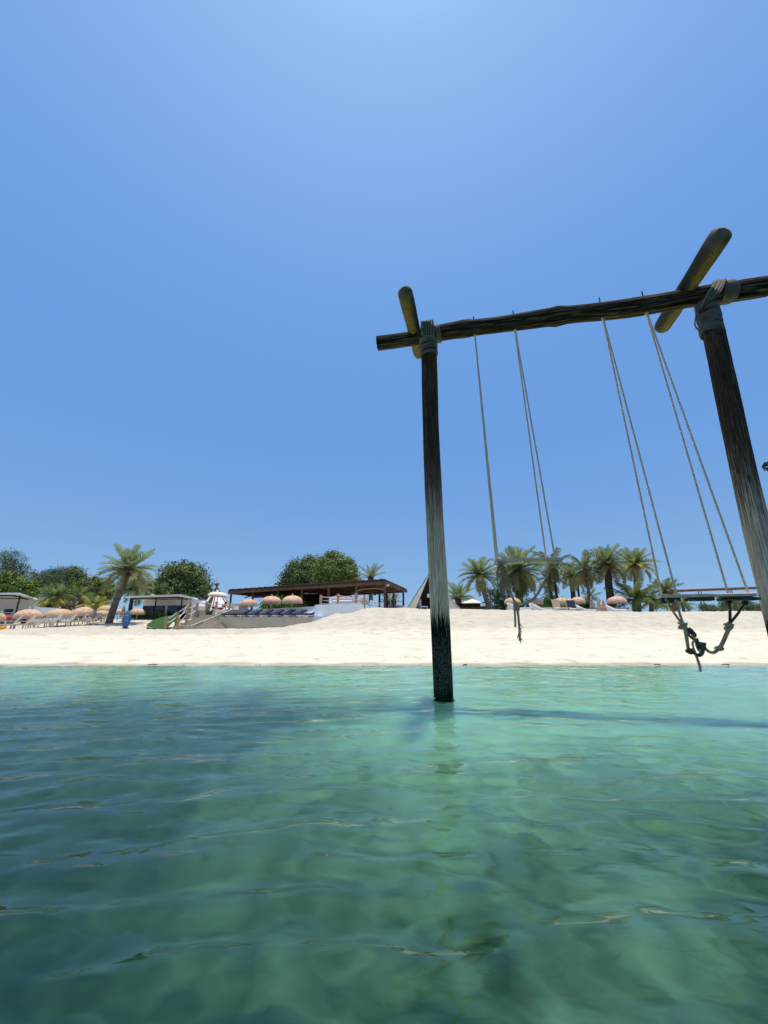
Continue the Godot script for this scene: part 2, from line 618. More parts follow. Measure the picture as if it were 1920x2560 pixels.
func make_ground() -> void:
	var sand := mat(Color.WHITE, 0.95, 0.25)
	sand.vertex_color_use_as_albedo = true
	sand.albedo_texture = noise_tex(0.02, 41, [lin(0.80, 0.78, 0.76), lin(1, 1, 1)], 512, 5)
	sand.uv1_triplanar = true
	sand.uv1_world_triplanar = true
	sand.uv1_scale = Vector3.ONE / 9.0
	sand.heightmap_enabled = true
	sand.heightmap_scale = 11.0
	sand.heightmap_texture = sand_relief()
	var tone := noise(0.35, 43, 3)
	var paint := func(p: Vector3) -> Color:
		var d := -p.z
		var c := Color(0.71, 0.65, 0.52)
		c = c.lerp(Color(0.545, 0.505, 0.41), smoothstep(13.5, 17.0, d))
		var wet := smoothstep(8.25, 8.0, d + 0.2 * tone.get_noise_2d(p.x * 2.0, 3.0))
		c = c.lerp(Color(0.44, 0.385, 0.30), wet)
		c = c.lerp(Color(0.80, 0.77, 0.55), smoothstep(7.86, 7.72, d))
		var line := exp(-pow((d - 13.0 - 0.5 * tone.get_noise_2d(p.x, 9.0)) / 0.4, 2.0)) * clampf(0.5 + tone.get_noise_2d(p.x * 9.0, p.z * 9.0), 0.0, 1.0)
		c = c.lerp(Color(0.42, 0.35, 0.26), 0.45 * line)
		var m := 1.0 + 0.08 * tone.get_noise_2d(p.x * 3.0, p.z * 3.0)
		return Color(c.r * m, c.g * m, c.b * m)
	struct("beach", sheet(steps([-900, -100, 160, -42, 9.0, -30, 0.6, 30, 0.22, 42, 0.6, 100, 9.0, 900, 160]), steps([-7.0, -28, 0.12, -45, 1.0, -80, 5.0, -900, 160]), G, paint), sand)

	var bed := mottled([lin(0.72, 0.72, 0.72), lin(1, 1, 1)], 0.95, 3.0, 0.02, 45)
	bed.vertex_color_use_as_albedo = true
	var weed := noise(0.16, 47, 4)
	var streak := noise(0.5, 49, 3)
	var bedpaint := func(p: Vector3) -> Color:
		var d := -p.z
		var w := weed.get_noise_2d(p.x * 3.2, p.z * 3.2) + 0.5 * streak.get_noise_2d(p.x * 3.4, p.z * 2.2)
		var fine := streak.get_noise_2d(p.x * 9.0 + 40.0, p.z * 6.0)
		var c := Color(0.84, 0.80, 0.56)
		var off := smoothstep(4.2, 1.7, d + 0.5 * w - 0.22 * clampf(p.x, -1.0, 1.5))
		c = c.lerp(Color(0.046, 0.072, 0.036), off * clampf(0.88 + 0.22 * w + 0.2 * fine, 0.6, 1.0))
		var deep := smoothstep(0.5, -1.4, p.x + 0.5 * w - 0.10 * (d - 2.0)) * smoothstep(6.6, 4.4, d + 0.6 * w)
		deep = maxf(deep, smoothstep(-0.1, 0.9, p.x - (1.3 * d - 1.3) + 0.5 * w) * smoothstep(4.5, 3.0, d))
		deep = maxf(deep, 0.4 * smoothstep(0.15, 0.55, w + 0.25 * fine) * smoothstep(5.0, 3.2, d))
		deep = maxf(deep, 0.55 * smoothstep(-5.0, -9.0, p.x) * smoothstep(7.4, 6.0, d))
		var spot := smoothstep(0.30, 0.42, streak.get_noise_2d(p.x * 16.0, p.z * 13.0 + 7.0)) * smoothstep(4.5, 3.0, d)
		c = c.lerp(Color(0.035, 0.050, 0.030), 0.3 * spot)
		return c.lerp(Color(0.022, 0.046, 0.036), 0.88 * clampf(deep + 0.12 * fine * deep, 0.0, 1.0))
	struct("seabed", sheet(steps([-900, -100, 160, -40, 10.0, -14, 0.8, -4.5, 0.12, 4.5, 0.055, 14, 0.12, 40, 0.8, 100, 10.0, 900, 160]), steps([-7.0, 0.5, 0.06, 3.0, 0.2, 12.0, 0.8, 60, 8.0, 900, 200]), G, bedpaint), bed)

var waves := []
var bend := FastNoiseLite.new()
func wave(x: float, z: float) -> float:
	var d := -z
	var fade := smoothstep(8.1, 7.4, d) * smoothstep(15.0, 11.0, absf(x)) * smoothstep(3.4, 2.2, z)
	if fade <= 0.0: return 0.0
	# wavelets steeper towards the lens, shaped to catch bright reflections of the beach
	var steep := clampf(0.58 / maxf(d, 0.5), 0.06, 0.25)
	var n1 := bend.get_noise_2d(x * 1.0, z * 1.6)
	var n2 := bend.get_noise_2d(x * 1.7 + 31.0, z * 2.4 + 9.0)
	var n3 := bend.get_noise_2d(x * 0.9 - 17.0, z * 1.3 + 40.0)
	var bow := z - 0.030 * x * x
	# two trains of wavelets whose crests wander and break off, and a slow swell
	var f1 := 25.0 * (bow + 0.05 * x + 0.16 * n1) + 1.5 * n2
	var f2 := 38.0 * (bow - 0.26 * x + 0.14 * n3) + 1.6 * n1
	var f3 := 9.5 * (bow + 0.32 * x + 0.30 * n2)
	var h := steep * 1.0 * clampf(0.9 + 0.7 * n3, 0.3, 1.4) / 25.0 * (exp(1.1 * sin(f1) - 1.1) * 1.5 - 0.6)
	h += steep * 0.50 * clampf(0.7 + 1.2 * n2, 0.1, 1.4) / 38.0 * (exp(1.1 * sin(f2) - 1.1) * 1.5 - 0.6)
	h += steep * 0.28 / 9.5 * sin(f3)
	var bx := x + 0.12 * sin(x * 1.3 + z * 0.5)
	var small := 0.0
	for w in waves:
		small += w[2] * sin(bx * w[0] + bow * w[1] + w[3])
	return (h + small * steep * lerpf(2.6, 1.5, smoothstep(1.8, 3.0, d))) * fade

func make_water() -> void:
	var r := RandomNumberGenerator.new()
	r.seed = 5
	bend.seed = 15
	bend.frequency = 0.55
	bend.fractal_octaves = 2
	for i in 18:
		var lam := 0.10 * pow(0.45 / 0.10, float(i) / 17.0) * r.randf_range(0.9, 1.1)
		var ang := deg_to_rad(r.randfn(0.0, 24.0))
		var k := TAU / lam
		waves.append([k * sin(ang), k * cos(ang), 0.0105 * lam * r.randf_range(0.6, 1.4), r.randf() * TAU])
	var wm := StandardMaterial3D.new()
	wm.transparency = BaseMaterial3D.TRANSPARENCY_ALPHA
	wm.albedo_color = Color(lin(0.39, 0.93, 0.84), 0.0)
	wm.refraction_enabled = true
	wm.refraction_scale = 0.033
	wm.roughness = 0.0
	wm.metallic_specular = 0.8
	wm.normal_enabled = true
	wm.normal_scale = 0.2
	var nt := noise_tex(0.022, 51, [], 512, 3)
	nt.as_normal_map = true
	nt.bump_strength = 6.0
	wm.normal_texture = nt
	wm.uv1_triplanar = true
	wm.uv1_world_triplanar = true
	wm.uv1_scale = Vector3(1.0 / 3.4, 1.0 / 1.5, 1.0 / 1.5)
	var no_paint := func(_p: Vector3) -> Color: return Color.WHITE
	struct("water", sheet(steps([-900, -120, 160, -20, 10.0, -15, 0.5, -7, 0.07, -4, 0.045, 4, 0.032, 8, 0.05, 15, 0.09, 20, 0.5, 120, 10.0, 900, 160]), steps([-9.2, -7.0, 0.05, -5.0, 0.04, -0.3, 0.032, 1.0, 0.06, 3.6, 0.15, 20, 4.0, 120, 20, 900, 160]), wave, no_paint), wm)

# ---------------------------------------------------------------- the swing frame
func beam_at(s: float) -> Vector3:
	var a := P(1072, 838, 4.95)
	var b := P(1770, 738, 4.23)
	b.y = a.y + (b.y - a.y) * 0.999
	return a.lerp(b, s)

func make_swing_frame() -> void:
	var frame := thing("swing_set", "large weathered log swing frame standing in the shallow water", "swing set")
	var rr := RandomNumberGenerator.new()
	rr.seed = 4
	var a := beam_at(0.0)
	var b := beam_at(1.0)
	var along := (b - a).normalized()
	var across := along.cross(Vector3.UP).normalized()      # away from the camera
	if across.z > 0: across = -across
	M.posts = []
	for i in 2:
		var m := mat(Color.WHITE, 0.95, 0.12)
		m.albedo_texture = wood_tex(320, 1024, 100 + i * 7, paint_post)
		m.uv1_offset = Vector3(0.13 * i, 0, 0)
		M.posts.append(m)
	var mb := mat(Color.WHITE, 0.95, 0.15)
	mb.albedo_texture = wood_tex(256, 1024, 140, paint_beam)
	# posts stand on the seaward side of the beam
	var foot0 := P(1106, 1731, 5.04)
	var foot1 := P(1946, 1525, 4.05)
	var top0 := a + Vector3(0, -0.03, 0) - across * 0.20
	var top1 := P(1762, 752, 4.0)
	for i in 2:
		var top: Vector3 = [top0, top1][i]
		var foot: Vector3 = [foot0, foot1][i]
		foot = top + (foot - top) * ((top.y + 1.3) / (top.y - foot.y))
		var rad0: float = [0.118, 0.122][i]
		var rad1: float = [0.112, 0.108][i]
		# the texture runs from -1.1 m to 5.4 m
		var st := st_new()
		var pts := []
		var rs := []
		var n := 150
		for k in n + 1:
			var t := float(k) / n
			var p := foot.lerp(top, t)
			p += Vector3(0.012 * sin(t * 7.0 + i), 0, 0.012 * sin(t * 5.0 + 1.0 + i))
			pts.append(p)
			rs.append(lerpf(rad0, rad1, t) * (1.0 + 0.012 * sin(t * 23.0 + i * 2.0)) * (1.0 - 0.25 * smoothstep(0.99, 1.0, t)))
		add_post(st, pts, rs, 40, i * 31.0)
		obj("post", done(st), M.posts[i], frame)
	# beam
	var beam_pts := []
	var beam_rs := []
	var s0 := -0.213
	var s1 := 1.75
	for k in 91:
		var t := float(k) / 90.0
		var s := lerpf(s0, s1, t)
		var p := beam_at(s)
		p.y += 0.018 * sin(s * 6.0) + 0.010 * sin(s * 15.0)
		var knot := 0.020 * exp(-pow((s - 0.49) / 0.02, 2.0)) + 0.014 * exp(-pow((s - 0.145) / 0.025, 2.0))
		beam_pts.append(p)
		beam_rs.append(0.112 + 0.016 * s + 0.004 * sin(s * 19.0) + knot)
	var stb := st_new()
	add_post(stb, beam_pts, beam_rs, 32, 77.0)
	obj("beam", done(stb), mb, frame)
	# third post beyond the picture carries the far end
	var far := beam_at(1.72)
	var st3 := st_new()
	var p3 := []
	var r3 := []
	for k in 61:
		p3.append(Vector3(far.x + 0.15, -1.3, far.z + 0.25).lerp(far + Vector3(0, 0.12, 0) - across * 0.22, k / 60.0))
		r3.append(0.12)
	add_post(st3, p3, r3, 24, 3.0)
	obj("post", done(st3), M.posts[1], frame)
	# cross logs lie on the beam
	var logs := [[P(1011, 724, 4.12), 0.02, 1.85, 0.098, 0.0], [P(1806, 580, 3.42), 0.0, 1.95, 0.114, 0.28]]
	for i in 2:
		var near: Vector3 = logs[i][0]
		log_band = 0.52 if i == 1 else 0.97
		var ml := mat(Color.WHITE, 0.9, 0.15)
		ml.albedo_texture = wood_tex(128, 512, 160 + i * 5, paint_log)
		var far_end: Vector3 = P(1050, 888, 5.55) if i == 0 else P(1652, 822, 5.0)
		var pts := []
		var rs := []
		for k in 41:
			var t := float(k) / 40.0
			pts.append(near.lerp(far_end, t))
			var e: float = minf(t, 1.0 - t) * near.distance_to(far_end)
			rs.append(logs[i][3] * (sqrt(clampf(1.0 - pow(1.0 - clampf(e / 0.055, 0.0, 1.0), 2.0), 0.25, 1.0))) * (1.0 + 0.03 * sin(t * 9.0 + i)))
		var st := st_new()
		add_post(st, pts, rs, 24, 12.0 + i)
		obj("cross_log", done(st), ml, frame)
	# lashings: left post
	var f0 := (foot0 - top0).normalized()
	for spec in [[0.36, 3.0, 0.026], [0.26, 3.0, 0.022], [0.46, 2.0, 0.024]]:
		obj("lashing", coil(top0 + f0 * spec[0], f0, 0.119, spec[1], spec[2], 0.0125, 0.004, 0.012 * rr.randf_range(-1, 1)), M.lash, frame)
	for i in 6:      # turns that go over the beam and the head of the post
		var off := along * (-0.075 + 0.03 * i)
		var low := top0 + off - across * 0.118 + f0 * (0.22 + 0.03 * (i % 3))
		var c := [low, top0 + off * 1.15 - across * 0.112 + f0 * 0.1, top0 + off - across * 0.10 + Vector3(0, 0.035, 0), a + off + Vector3(0, 0.132, 0), a + off * 1.1 + across * 0.125, a + off * 1.1 + across * 0.09 - Vector3(0, 0.1, 0)]
		obj("lashing", tube(curve(c, 5), 0.0125, 7), M.lash, frame)
	for sgn in [-1.0, 1.0]:
		for i in 3:
			var x: float = sgn * (0.115 + 0.022 * i)
			obj("lashing", coil(beam_at(0.0) + along * x, along, 0.122, 1.0, 0.01, 0.0125, 0.003, 0.02), M.lash, frame)
	# right post: bands of sacking with a rope coil on the beam
	var f1 := (foot1 - top1).normalized()
	for i in 4:
		var c: Vector3 = top1 + f1 * (0.15 + 0.10 * i)
		var st := st_new()
		var lip := 0.116 + 0.004 * (i % 2)
		add_wrap(st, c, f1, lip, 0.115, 0.03 * (1.0 if i % 2 else -0.8), i)
		obj("wrapping", done(st), M.wrap, frame)
	obj("lashing", coil(beam_at(1.0) + along * 0.20, along, 0.139, 7.0, 0.024, 0.0125, 0.003), M.lash, frame)
	for i in 6:
		var o := -0.05 + 0.022 * i
		var c := [top1 + f1 * 0.16 - along * 0.11 - across * (0.09 - 0.01 * i), top1 + f1 * (0.03 + 0.01 * (i % 3)) - across * 0.14 + along * o, b + Vector3(0, 0.07, 0) - across * 0.16 + along * (o + 0.07), b + Vector3(0, 0.145, 0) + along * (o + 0.13), b + across * 0.13 + along * (o + 0.16)]
		obj("lashing", tube(curve(c, 5), 0.0125, 7), M.rope_dark if i % 2 else M.lash, frame)
	for i in 3:
		var c := top1 - along * (0.14 + 0.01 * i) + f1 * 0.20 - across * 0.05
		obj("lashing", tube(curve([c + f1 * -0.12, c, c + f1 * (0.10 + 0.04 * i) - along * 0.02 * i, c + f1 * (0.15 + 0.06 * i)], 4), 0.009, 6), M.lash, frame)
	# frayed tuft tied to the right post
	var tuft := P(1905, 1168, 4.0)
	var stt := st_new()
	for i in 26:
		var dv := Vector3(rr.randf_range(0.2, 1.0), rr.randf_range(-0.5, 0.7), rr.randf_range(-0.3, 0.5)).normalized() * rr.randf_range(0.06, 0.15)
		add_tube(stt, curve([tuft, tuft + dv * 0.6, tuft + dv + Vector3(0, -0.03, 0)], 3), 0.006, 4, false)
	obj("frayed_rope", done(stt), M.lash, frame)
	# bolts that hold the ropes, through the beam
	for s in [0.181, 0.333, 0.6475, 0.794]:
		var p := beam_at(s)
		obj("bolt", tube(line(p - Vector3(0, 0.16, 0), p + Vector3(0, 0.22, 0), 1), 0.009, 6), M.bolt, frame)

func add_wrap(st: SurfaceTool, c: Vector3, axis: Vector3, r: float, width: float, tilt: float, i: int) -> void:
	st.set_smooth_group(0)
	var s := axis.cross(Vector3.BACK).normalized()
	var b := axis.cross(s)
	var n := 28
	var prof := [[-0.5, -0.010], [-0.48, 0.004], [-0.2, 0.002], [0.1, 0.006], [0.46, 0.003], [0.5, -0.010]]
	for k in n:
		for q in prof.size() - 1:
			var pt := []
			for kk in [k, k + 1]:
				for qq in [q, q + 1]:
					var a: float = TAU * kk / n
					var dv := s * cos(a) + b * sin(a)
					var off: float = prof[qq][0] * width + tilt * cos(a + i) + 0.008 * sin(3.0 * a + i * 2.0 + qq)
					pt.append(c + axis * off + dv * (r + prof[qq][1] + 0.003 * sin(5.0 * a + i)))
			var mid: Vector3 = (pt[0] + pt[3]) * 0.5 - c
			quad_n(st, pt[0], pt[1], pt[3], pt[2], mid - axis * mid.dot(axis))

# a log with grooves along the grain; u round, v along
func add_post(st: SurfaceTool, pts: Array, rs: Array, sides: int, sd: float) -> void:
	st.set_smooth_group(0)
	var n := pts.size()
	var rings := []
	var t0: Vector3 = (pts[n - 1] - pts[0]).normalized()
	var side := t0.cross(Vector3.BACK if absf(t0.z) < 0.8 else Vector3.UP).normalized()
	var up := t0.cross(side)
	for i in n:
		var ring := PackedVector3Array()
		for k in sides:
			var a := TAU * k / sides
			var g: float = grain.get_noise_3d(cos(a) * 55.0 + sd, sin(a) * 55.0, pts[i].dot(t0) * 10.0)
			var g2: float = grain.get_noise_3d(cos(a) * 14.0 + sd, sin(a) * 14.0, pts[i].dot(t0) * 14.0)
			var r: float = rs[i] * (1.0 + 0.045 * g + 0.05 * g2)
			ring.append(pts[i] + (side * cos(a) + up * sin(a)) * r)
		rings.append(ring)
	for i in n - 1:
		var v0 := float(i) / (n - 1)
		var v1 := float(i + 1) / (n - 1)
		for k in sides:
			var k2 := (k + 1) % sides
			var u0 := float(k) / sides
			var u1 := float(k + 1) / sides
			st.set_uv(Vector2(u0, v0)); st.add_vertex(rings[i][k])
			st.set_uv(Vector2(u1, v1)); st.add_vertex(rings[i + 1][k2])
			st.set_uv(Vector2(u1, v0)); st.add_vertex(rings[i][k2])
			st.set_uv(Vector2(u0, v0)); st.add_vertex(rings[i][k])
			st.set_uv(Vector2(u0, v1)); st.add_vertex(rings[i + 1][k])
			st.set_uv(Vector2(u1, v1)); st.add_vertex(rings[i + 1][k2])
	st.set_smooth_group(-1)
	for e in 2:
		var i := 0 if e == 0 else n - 1
		for k in sides:
			st.set_uv(Vector2(float(k) / sides, 0.995 if e else 0.005))
			tri_n(st, pts[i], rings[i][k], rings[i][(k + 1) % sides], t0 * (1.0 if e else -1.0))

# ---------------------------------------------------------------- the two swings
func make_swings() -> void:
	# swing nearer the left post
	var s1 := thing("swing", "higher rope swing with plain plank seat and frayed tangle, near the middle post", "swing", Vector3.ZERO, 0.0, "swings hanging from the log frame")
	var la := beam_at(0.181) - Vector3(0, 0.12, 0)
	var ra := beam_at(0.333) - Vector3(0, 0.12, 0)
	var y1 := P(1316, 1404, 4.66).y
	var sl := at_y(1238, y1, 4.72)
	var sr := at_y(1400, y1 + 0.012, 4.58)
	var c1 := (sl + sr) * 0.5
	var turn1 := atan2(-(sr.z - sl.z), sr.x - sl.x)
	obj("seat", plank(c1, Vector3(sl.distance_to(sr), 0.036, 0.26), 0.006, turn1), M.seat, s1)
	var dep1 := Vector3(sin(turn1), 0, cos(turn1))
	obj("batten", box_at(c1 + (sr - c1) * 0.82 + Vector3(0, -0.034, 0), Vector3(0.12, 0.03, 0.22), turn1), M.seat, s1)
	obj("batten", box_at(c1 - (sr - c1) * 0.03 + Vector3(0, -0.026, 0), Vector3(0.05, 0.016, 0.22), turn1), M.seat, s1)
	obj("batten", box_at(c1 - (sr - c1) * 0.82 + Vector3(0, -0.026, 0), Vector3(0.1, 0.016, 0.22), turn1), M.seat, s1)
	for sg in [-1.0, 1.0]:
		obj("rope", tube(line(la + dep1 * 0.01 * sg, at_y(1243 + 2 * sg, y1, 4.72) + dep1 * 0.02 * sg, 16), 0.0105, 7), M.rope, s1)
		obj("rope", tube(line(ra + dep1 * 0.012 * sg, at_y(1377 + 6.0 * sg, y1, 4.60) + dep1 * 0.10 * sg, 16), 0.0105, 7), M.rope, s1)
	obj("knot", ball(ra - Vector3(0, 0.02, 0), Vector3(0.024, 0.034, 0.024), 0.4), M.rope, s1)
	obj("knot", ball(la - Vector3(0, 0.0, 0), Vector3(0.018, 0.02, 0.018), 0.4), M.rope, s1)
	var d1 := 4.62
	obj("hanging_rope", tube(curve([P(1250, 1412, d1), P(1262, 1440, d1), P(1276, 1478, d1), P(1287, 1505, d1), P(1300, 1512, d1), P(1318, 1507, d1), P(1340, 1490, d1), P(1360, 1457, d1), P(1374, 1425, d1), P(1385, 1408, d1)], 5), 0.0145, 8, true, 0.006), M.rope_green, s1)
	obj("hanging_rope", tube(curve([P(1285, 1506, d1), P(1287, 1530, d1), P(1288, 1552, d1), P(1288, 1568, d1)], 4), 0.013, 7, true, 0.004), M.rope_green, s1)
	obj("hanging_rope", tube(curve([P(1292, 1506, d1), P(1295, 1535, d1), P(1298, 1565, d1), P(1300, 1602, d1)], 4), 0.016, 7, true, 0.010), M.rope_green, s1)
	for i in 4:
		obj("knot", coil(P(1292, 1510 + 5 * i, d1), Vector3(0.25, 1, 0), 0.028 - 0.002 * i, 1.0, 0.01, 0.012, 0.003, 0.008), M.rope_green, s1)
	obj("knot", ball(P(1362, 1462, d1), Vector3(0.028, 0.04, 0.028), 0.6), M.rope_green, s1)
	obj("knot", ball(P(1386, 1414, d1), Vector3(0.06, 0.03, 0.05), 0.8, 8, 12), M.rope_green, s1)
	obj("rope_loop", tube(curve([P(1392, 1416, d1), P(1404, 1424, d1), P(1408, 1434, d1), P(1398, 1425, d1), P(1388, 1415, d1)], 4), 0.010, 7), M.rope, s1)
	var r := RandomNumberGenerator.new()
	r.seed = 9
	var st := st_new()
	for i in 70:
		var a := P(1250 + r.randf_range(-5, 9), 1410, d1 + r.randf_range(-0.05, 0.05))
		var b := P(1248 + r.randf_range(-7, 22), 1430 + r.randf_range(0, 18), d1 + r.randf_range(-0.06, 0.06))
		var c := P(1250 + r.randf_range(-4, 30), 1445 + r.randf_range(0, 40), d1 + r.randf_range(-0.06, 0.06))
		add_tube(st, curve([a, b, c], 4), 0.0028, 4, false)
	obj("frayed_rope", done(st), M.rope_green, s1)
	st = st_new()
	for i in 14:
		var a := P(1298 + r.randf_range(-2, 2), 1560 + 3.0 * i, d1)
		add_tube(st, [a, a + Vector3(r.randf_range(-0.02, 0.035), -0.04, 0)], 0.004, 4, false)
	obj("frayed_rope", done(st), M.rope_green, s1)

	# swing nearer the right post
	var s2 := thing("swing", "lower rope swing with battened seat and knotted dark loops, nearest the picture edge", "swing", Vector3.ZERO, 0.0, "swings hanging from the log frame")
	la = beam_at(0.6475) - Vector3(0, 0.13, 0)
	ra = beam_at(0.794) - Vector3(0, 0.13, 0)
	var y2 := P(1760, 1489, 4.15).y
	sl = at_y(1652, y2, 4.36)
	sr = at_y(1872, y2 - 0.004, 4.02)
	var c2 := (sl + sr) * 0.5
	var turn2 := atan2(-(sr.z - sl.z), sr.x - sl.x)
	obj("seat", plank(c2, Vector3(sl.distance_to(sr) + 0.05, 0.034, 0.27), 0.007, turn2), M.seat, s2)
	var dep2 := Vector3(sin(turn2), 0, cos(turn2))
	var ax2 := (sr - sl).normalized()
	for q in [[-0.30, 0.17], [-0.04, 0.22], [0.28, 0.30]]:
		obj("batten", plank(c2 + ax2 * q[0] - Vector3(0, 0.036, 0), Vector3(q[1], 0.03, 0.22), 0.012, turn2), M.seat_dark, s2)
	obj("batten", box_at(c2 - ax2 * 0.33 - Vector3(0, 0.062, 0), Vector3(0.09, 0.022, 0.2), turn2), M.seat_dark, s2)
	var ends := [[1655, 4.44, la, -1], [1692, 4.20, la, 1], [1822, 4.22, ra, -1], [1872, 3.98, ra, 1]]
	for e in ends:
		obj("rope", tube(line(e[2] + dep2 * 0.012 * e[3], at_y(e[0], y2, e[1]), 16), 0.0105, 7), M.rope, s2)
	obj("knot", ball(la - Vector3(0, 0.02, 0), Vector3(0.024, 0.034, 0.024), 0.4), M.rope, s2)
	obj("knot", ball(ra - Vector3(0, 0.02, 0), Vector3(0.024, 0.034, 0.024), 0.4), M.rope, s2)
	var d2 := 4.15
	var hang := [
		[M.rope_green, 0.0115, [[1664, 1498], [1684, 1530], [1706, 1562]]],
		[M.rope_green, 0.0115, [[1690, 1500], [1698, 1530], [1708, 1560]]],
		[M.rope_green, 0.017, [[1711, 1564], [1716, 1592], [1720, 1618], [1722, 1626]]],
		[M.rope_green, 0.011, [[1708, 1560], [1722, 1576], [1735, 1595], [1740, 1602]]],
		[M.rope_dark, 0.0125, [[1716, 1575], [1724, 1590], [1738, 1602], [1746, 1612]]],
		[M.rope_dark, 0.018, [[1720, 1624], [1732, 1630], [1744, 1638], [1754, 1634], [1757, 1622], [1756, 1612]]],
		[M.rope_green, 0.0115, [[1742, 1600], [1732, 1606], [1733, 1618], [1738, 1632], [1746, 1655], [1750, 1668], [1751, 1679]]],
		[M.rope_green, 0.0115, [[1740, 1602], [1741, 1614], [1747, 1626], [1753, 1630]]],
		[M.rope_green, 0.014, [[1760, 1616], [1768, 1626], [1780, 1632], [1790, 1628], [1798, 1620]]],
		[M.rope_green, 0.018, [[1800, 1620], [1808, 1604], [1816, 1586], [1822, 1572]]],
		[M.rope_dark, 0.0125, [[1823, 1502], [1825, 1530], [1825, 1556]]],
		[M.rope_dark, 0.0115, [[1862, 1505], [1846, 1532], [1825, 1558]]],
	]
	for q in hang:
		var pts := []
		for p in q[2]: pts.append(P(p[0], p[1], d2 + 0.02 * sin(p[0] * 0.3)))
		obj("hanging_rope", tube(curve(pts, 5), q[1], 8, true, 0.004), q[0], s2)
	for q in [[1707, 1563, 0.030, 0.036, M.rope_green], [1727, 1578, 0.024, 0.032, M.rope_dark], [1735, 1587, 0.024, 0.030, M.rope_dark], [1742, 1601, 0.020, 0.022, M.rope_dark], [1753, 1613, 0.042, 0.034, M.rope_dark], [1725, 1628, 0.036, 0.026, M.rope_dark], [1797, 1621, 0.042, 0.024, M.rope_green], [1822, 1566, 0.032, 0.042, M.rope_green], [1823, 1504, 0.024, 0.026, M.seat_dark], [1862, 1504, 0.03, 0.03, M.seat_dark]]:
		obj("knot", ball(P(q[0], q[1], d2), Vector3(q[2], q[3], q[2] * 0.9), 0.75, 8, 12), q[4], s2)
	for q in [[1707, 1563], [1753, 1613], [1822, 1566]]:
		for i in 2:
			obj("knot", coil(P(q[0], q[1] - 4 + 7 * i, d2), Vector3(0.4 - 0.7 * i, 1, 0.1), 0.032, 1.0, 0.01, 0.011, 0.003, 0.01), M.rope_green if q[0] != 1753 else M.rope_dark, s2)

# ---------------------------------------------------------------- the beach club
func run_between(a: Vector3, b: Vector3, w: float) -> Transform3D:      # a bar's place: x along, y up
	var t := (b - a).normalized()
	var z := t.cross(Vector3.UP).normalized()
	return Transform3D(Basis(t, z.cross(t), z), (a + b) * 0.5)

func bar(a: Vector3, b: Vector3, h: float, w: float) -> ArrayMesh:
	var st := st_new()
	add_box(st, run_between(a, b, w), Vector3(a.distance_to(b), h, w))
	return done(st)

func wall_mesh(a: Vector3, b: Vector3, top_a: float, top_b: float, bottom: float, thick: float) -> ArrayMesh:
	var back := (b - a).cross(Vector3.UP).normalized() * thick
	if back.z > 0: back = -back
	var pts := [Vector3(a.x, bottom, a.z), Vector3(b.x, bottom, b.z), Vector3(b.x, top_b, b.z), Vector3(a.x, top_a, a.z)]
	return slab(pts, back)

func upright(px: float, y0: float, y1: float, d: float, r: float) -> ArrayMesh:
	var a := P(px, y0, d)
	var b := P(px, y1, d)
	b.x = a.x
	return tube([a - Vector3(0, 0.25, 0), a.lerp(b, 0.5), b], r, 10, true, r * 0.06)

func rope_fence(label: String, spots: Array, rows: Array) -> void:
	var o := thing("rope_fence", label, "fence")
	var tops := []
	for s in spots:
		obj("fence_post", upright(s[0], s[1], s[2], s[3], 0.075), M.tanwood, o)
		tops.append([P(s[0], s[1], s[3]), P(s[0], s[2], s[3])])
	for i in spots.size() - 1:
		for f in rows:
			var a: Vector3 = tops[i][0].lerp(tops[i][1], f)
			var b: Vector3 = tops[i + 1][0].lerp(tops[i + 1][1], f)
			obj("fence_rope", tube(line(a, b, 10, 0.09), 0.022, 6), M.rope_white, o)

func shed(name_: String, label: String, near: Vector3, left: Vector3, right: Vector3, wl: Vector3, wr: Vector3, back: Vector3, posts: Array, panes: Array) -> void:
	var o := thing(name_, label, "building")
	var far := left + right - near
	obj("roof", slab([near, left, far, right], Vector3(0, 0.13, 0)), M.white, o)
	var h := near.y
	for e in [[near, left], [near, right]]:
		var inset: Vector3 = ((left + right) * 0.5 - (e[0] + e[1]) * 0.5).normalized() * 0.5
		obj("roof_beam", bar(e[0].lerp(e[1], 0.06) + inset - Vector3(0, 0.06, 0), e[0].lerp(e[1], 0.94) + inset - Vector3(0, 0.06, 0), 0.11, 0.08), M.darkwood, o)
	var bw := slab([Vector3(wl.x, 0.2, wl.z), Vector3(wr.x, 0.2, wr.z), Vector3(wr.x, h - 0.06, wr.z), Vector3(wl.x, h - 0.06, wl.z)], back)
	obj("wall", bw, M.white, o)
	for p in posts:
		obj("post", tube([p, Vector3(p.x, h - 0.02, p.z)], 0.055, 8), M.black, o)
	# windows stand a little proud of the wall: a frame and a pane
	var n := -back.normalized()
	for q in panes:
		var a: Vector3 = wl.lerp(wr, q[0])
		var b: Vector3 = wl.lerp(wr, q[1])
		a.y = 0; b.y = 0
		var w := obj("window", slab([a + Vector3(0, q[2], 0) + n * 0.004, b + Vector3(0, q[2], 0) + n * 0.004, b + Vector3(0, q[3], 0) + n * 0.004, a + Vector3(0, q[3], 0) + n * 0.004], n * 0.05), M.black, o)
		var t := (b - a).normalized() * 0.07
		obj("pane", slab([a + t + Vector3(0, q[2] + 0.06, 0) + n * 0.056, b - t + Vector3(0, q[2] + 0.06, 0) + n * 0.056, b - t + Vector3(0, q[3] - 0.06, 0) + n * 0.056, a + t + Vector3(0, q[3] - 0.06, 0) + n * 0.056], n * 0.006), M.glass, w)

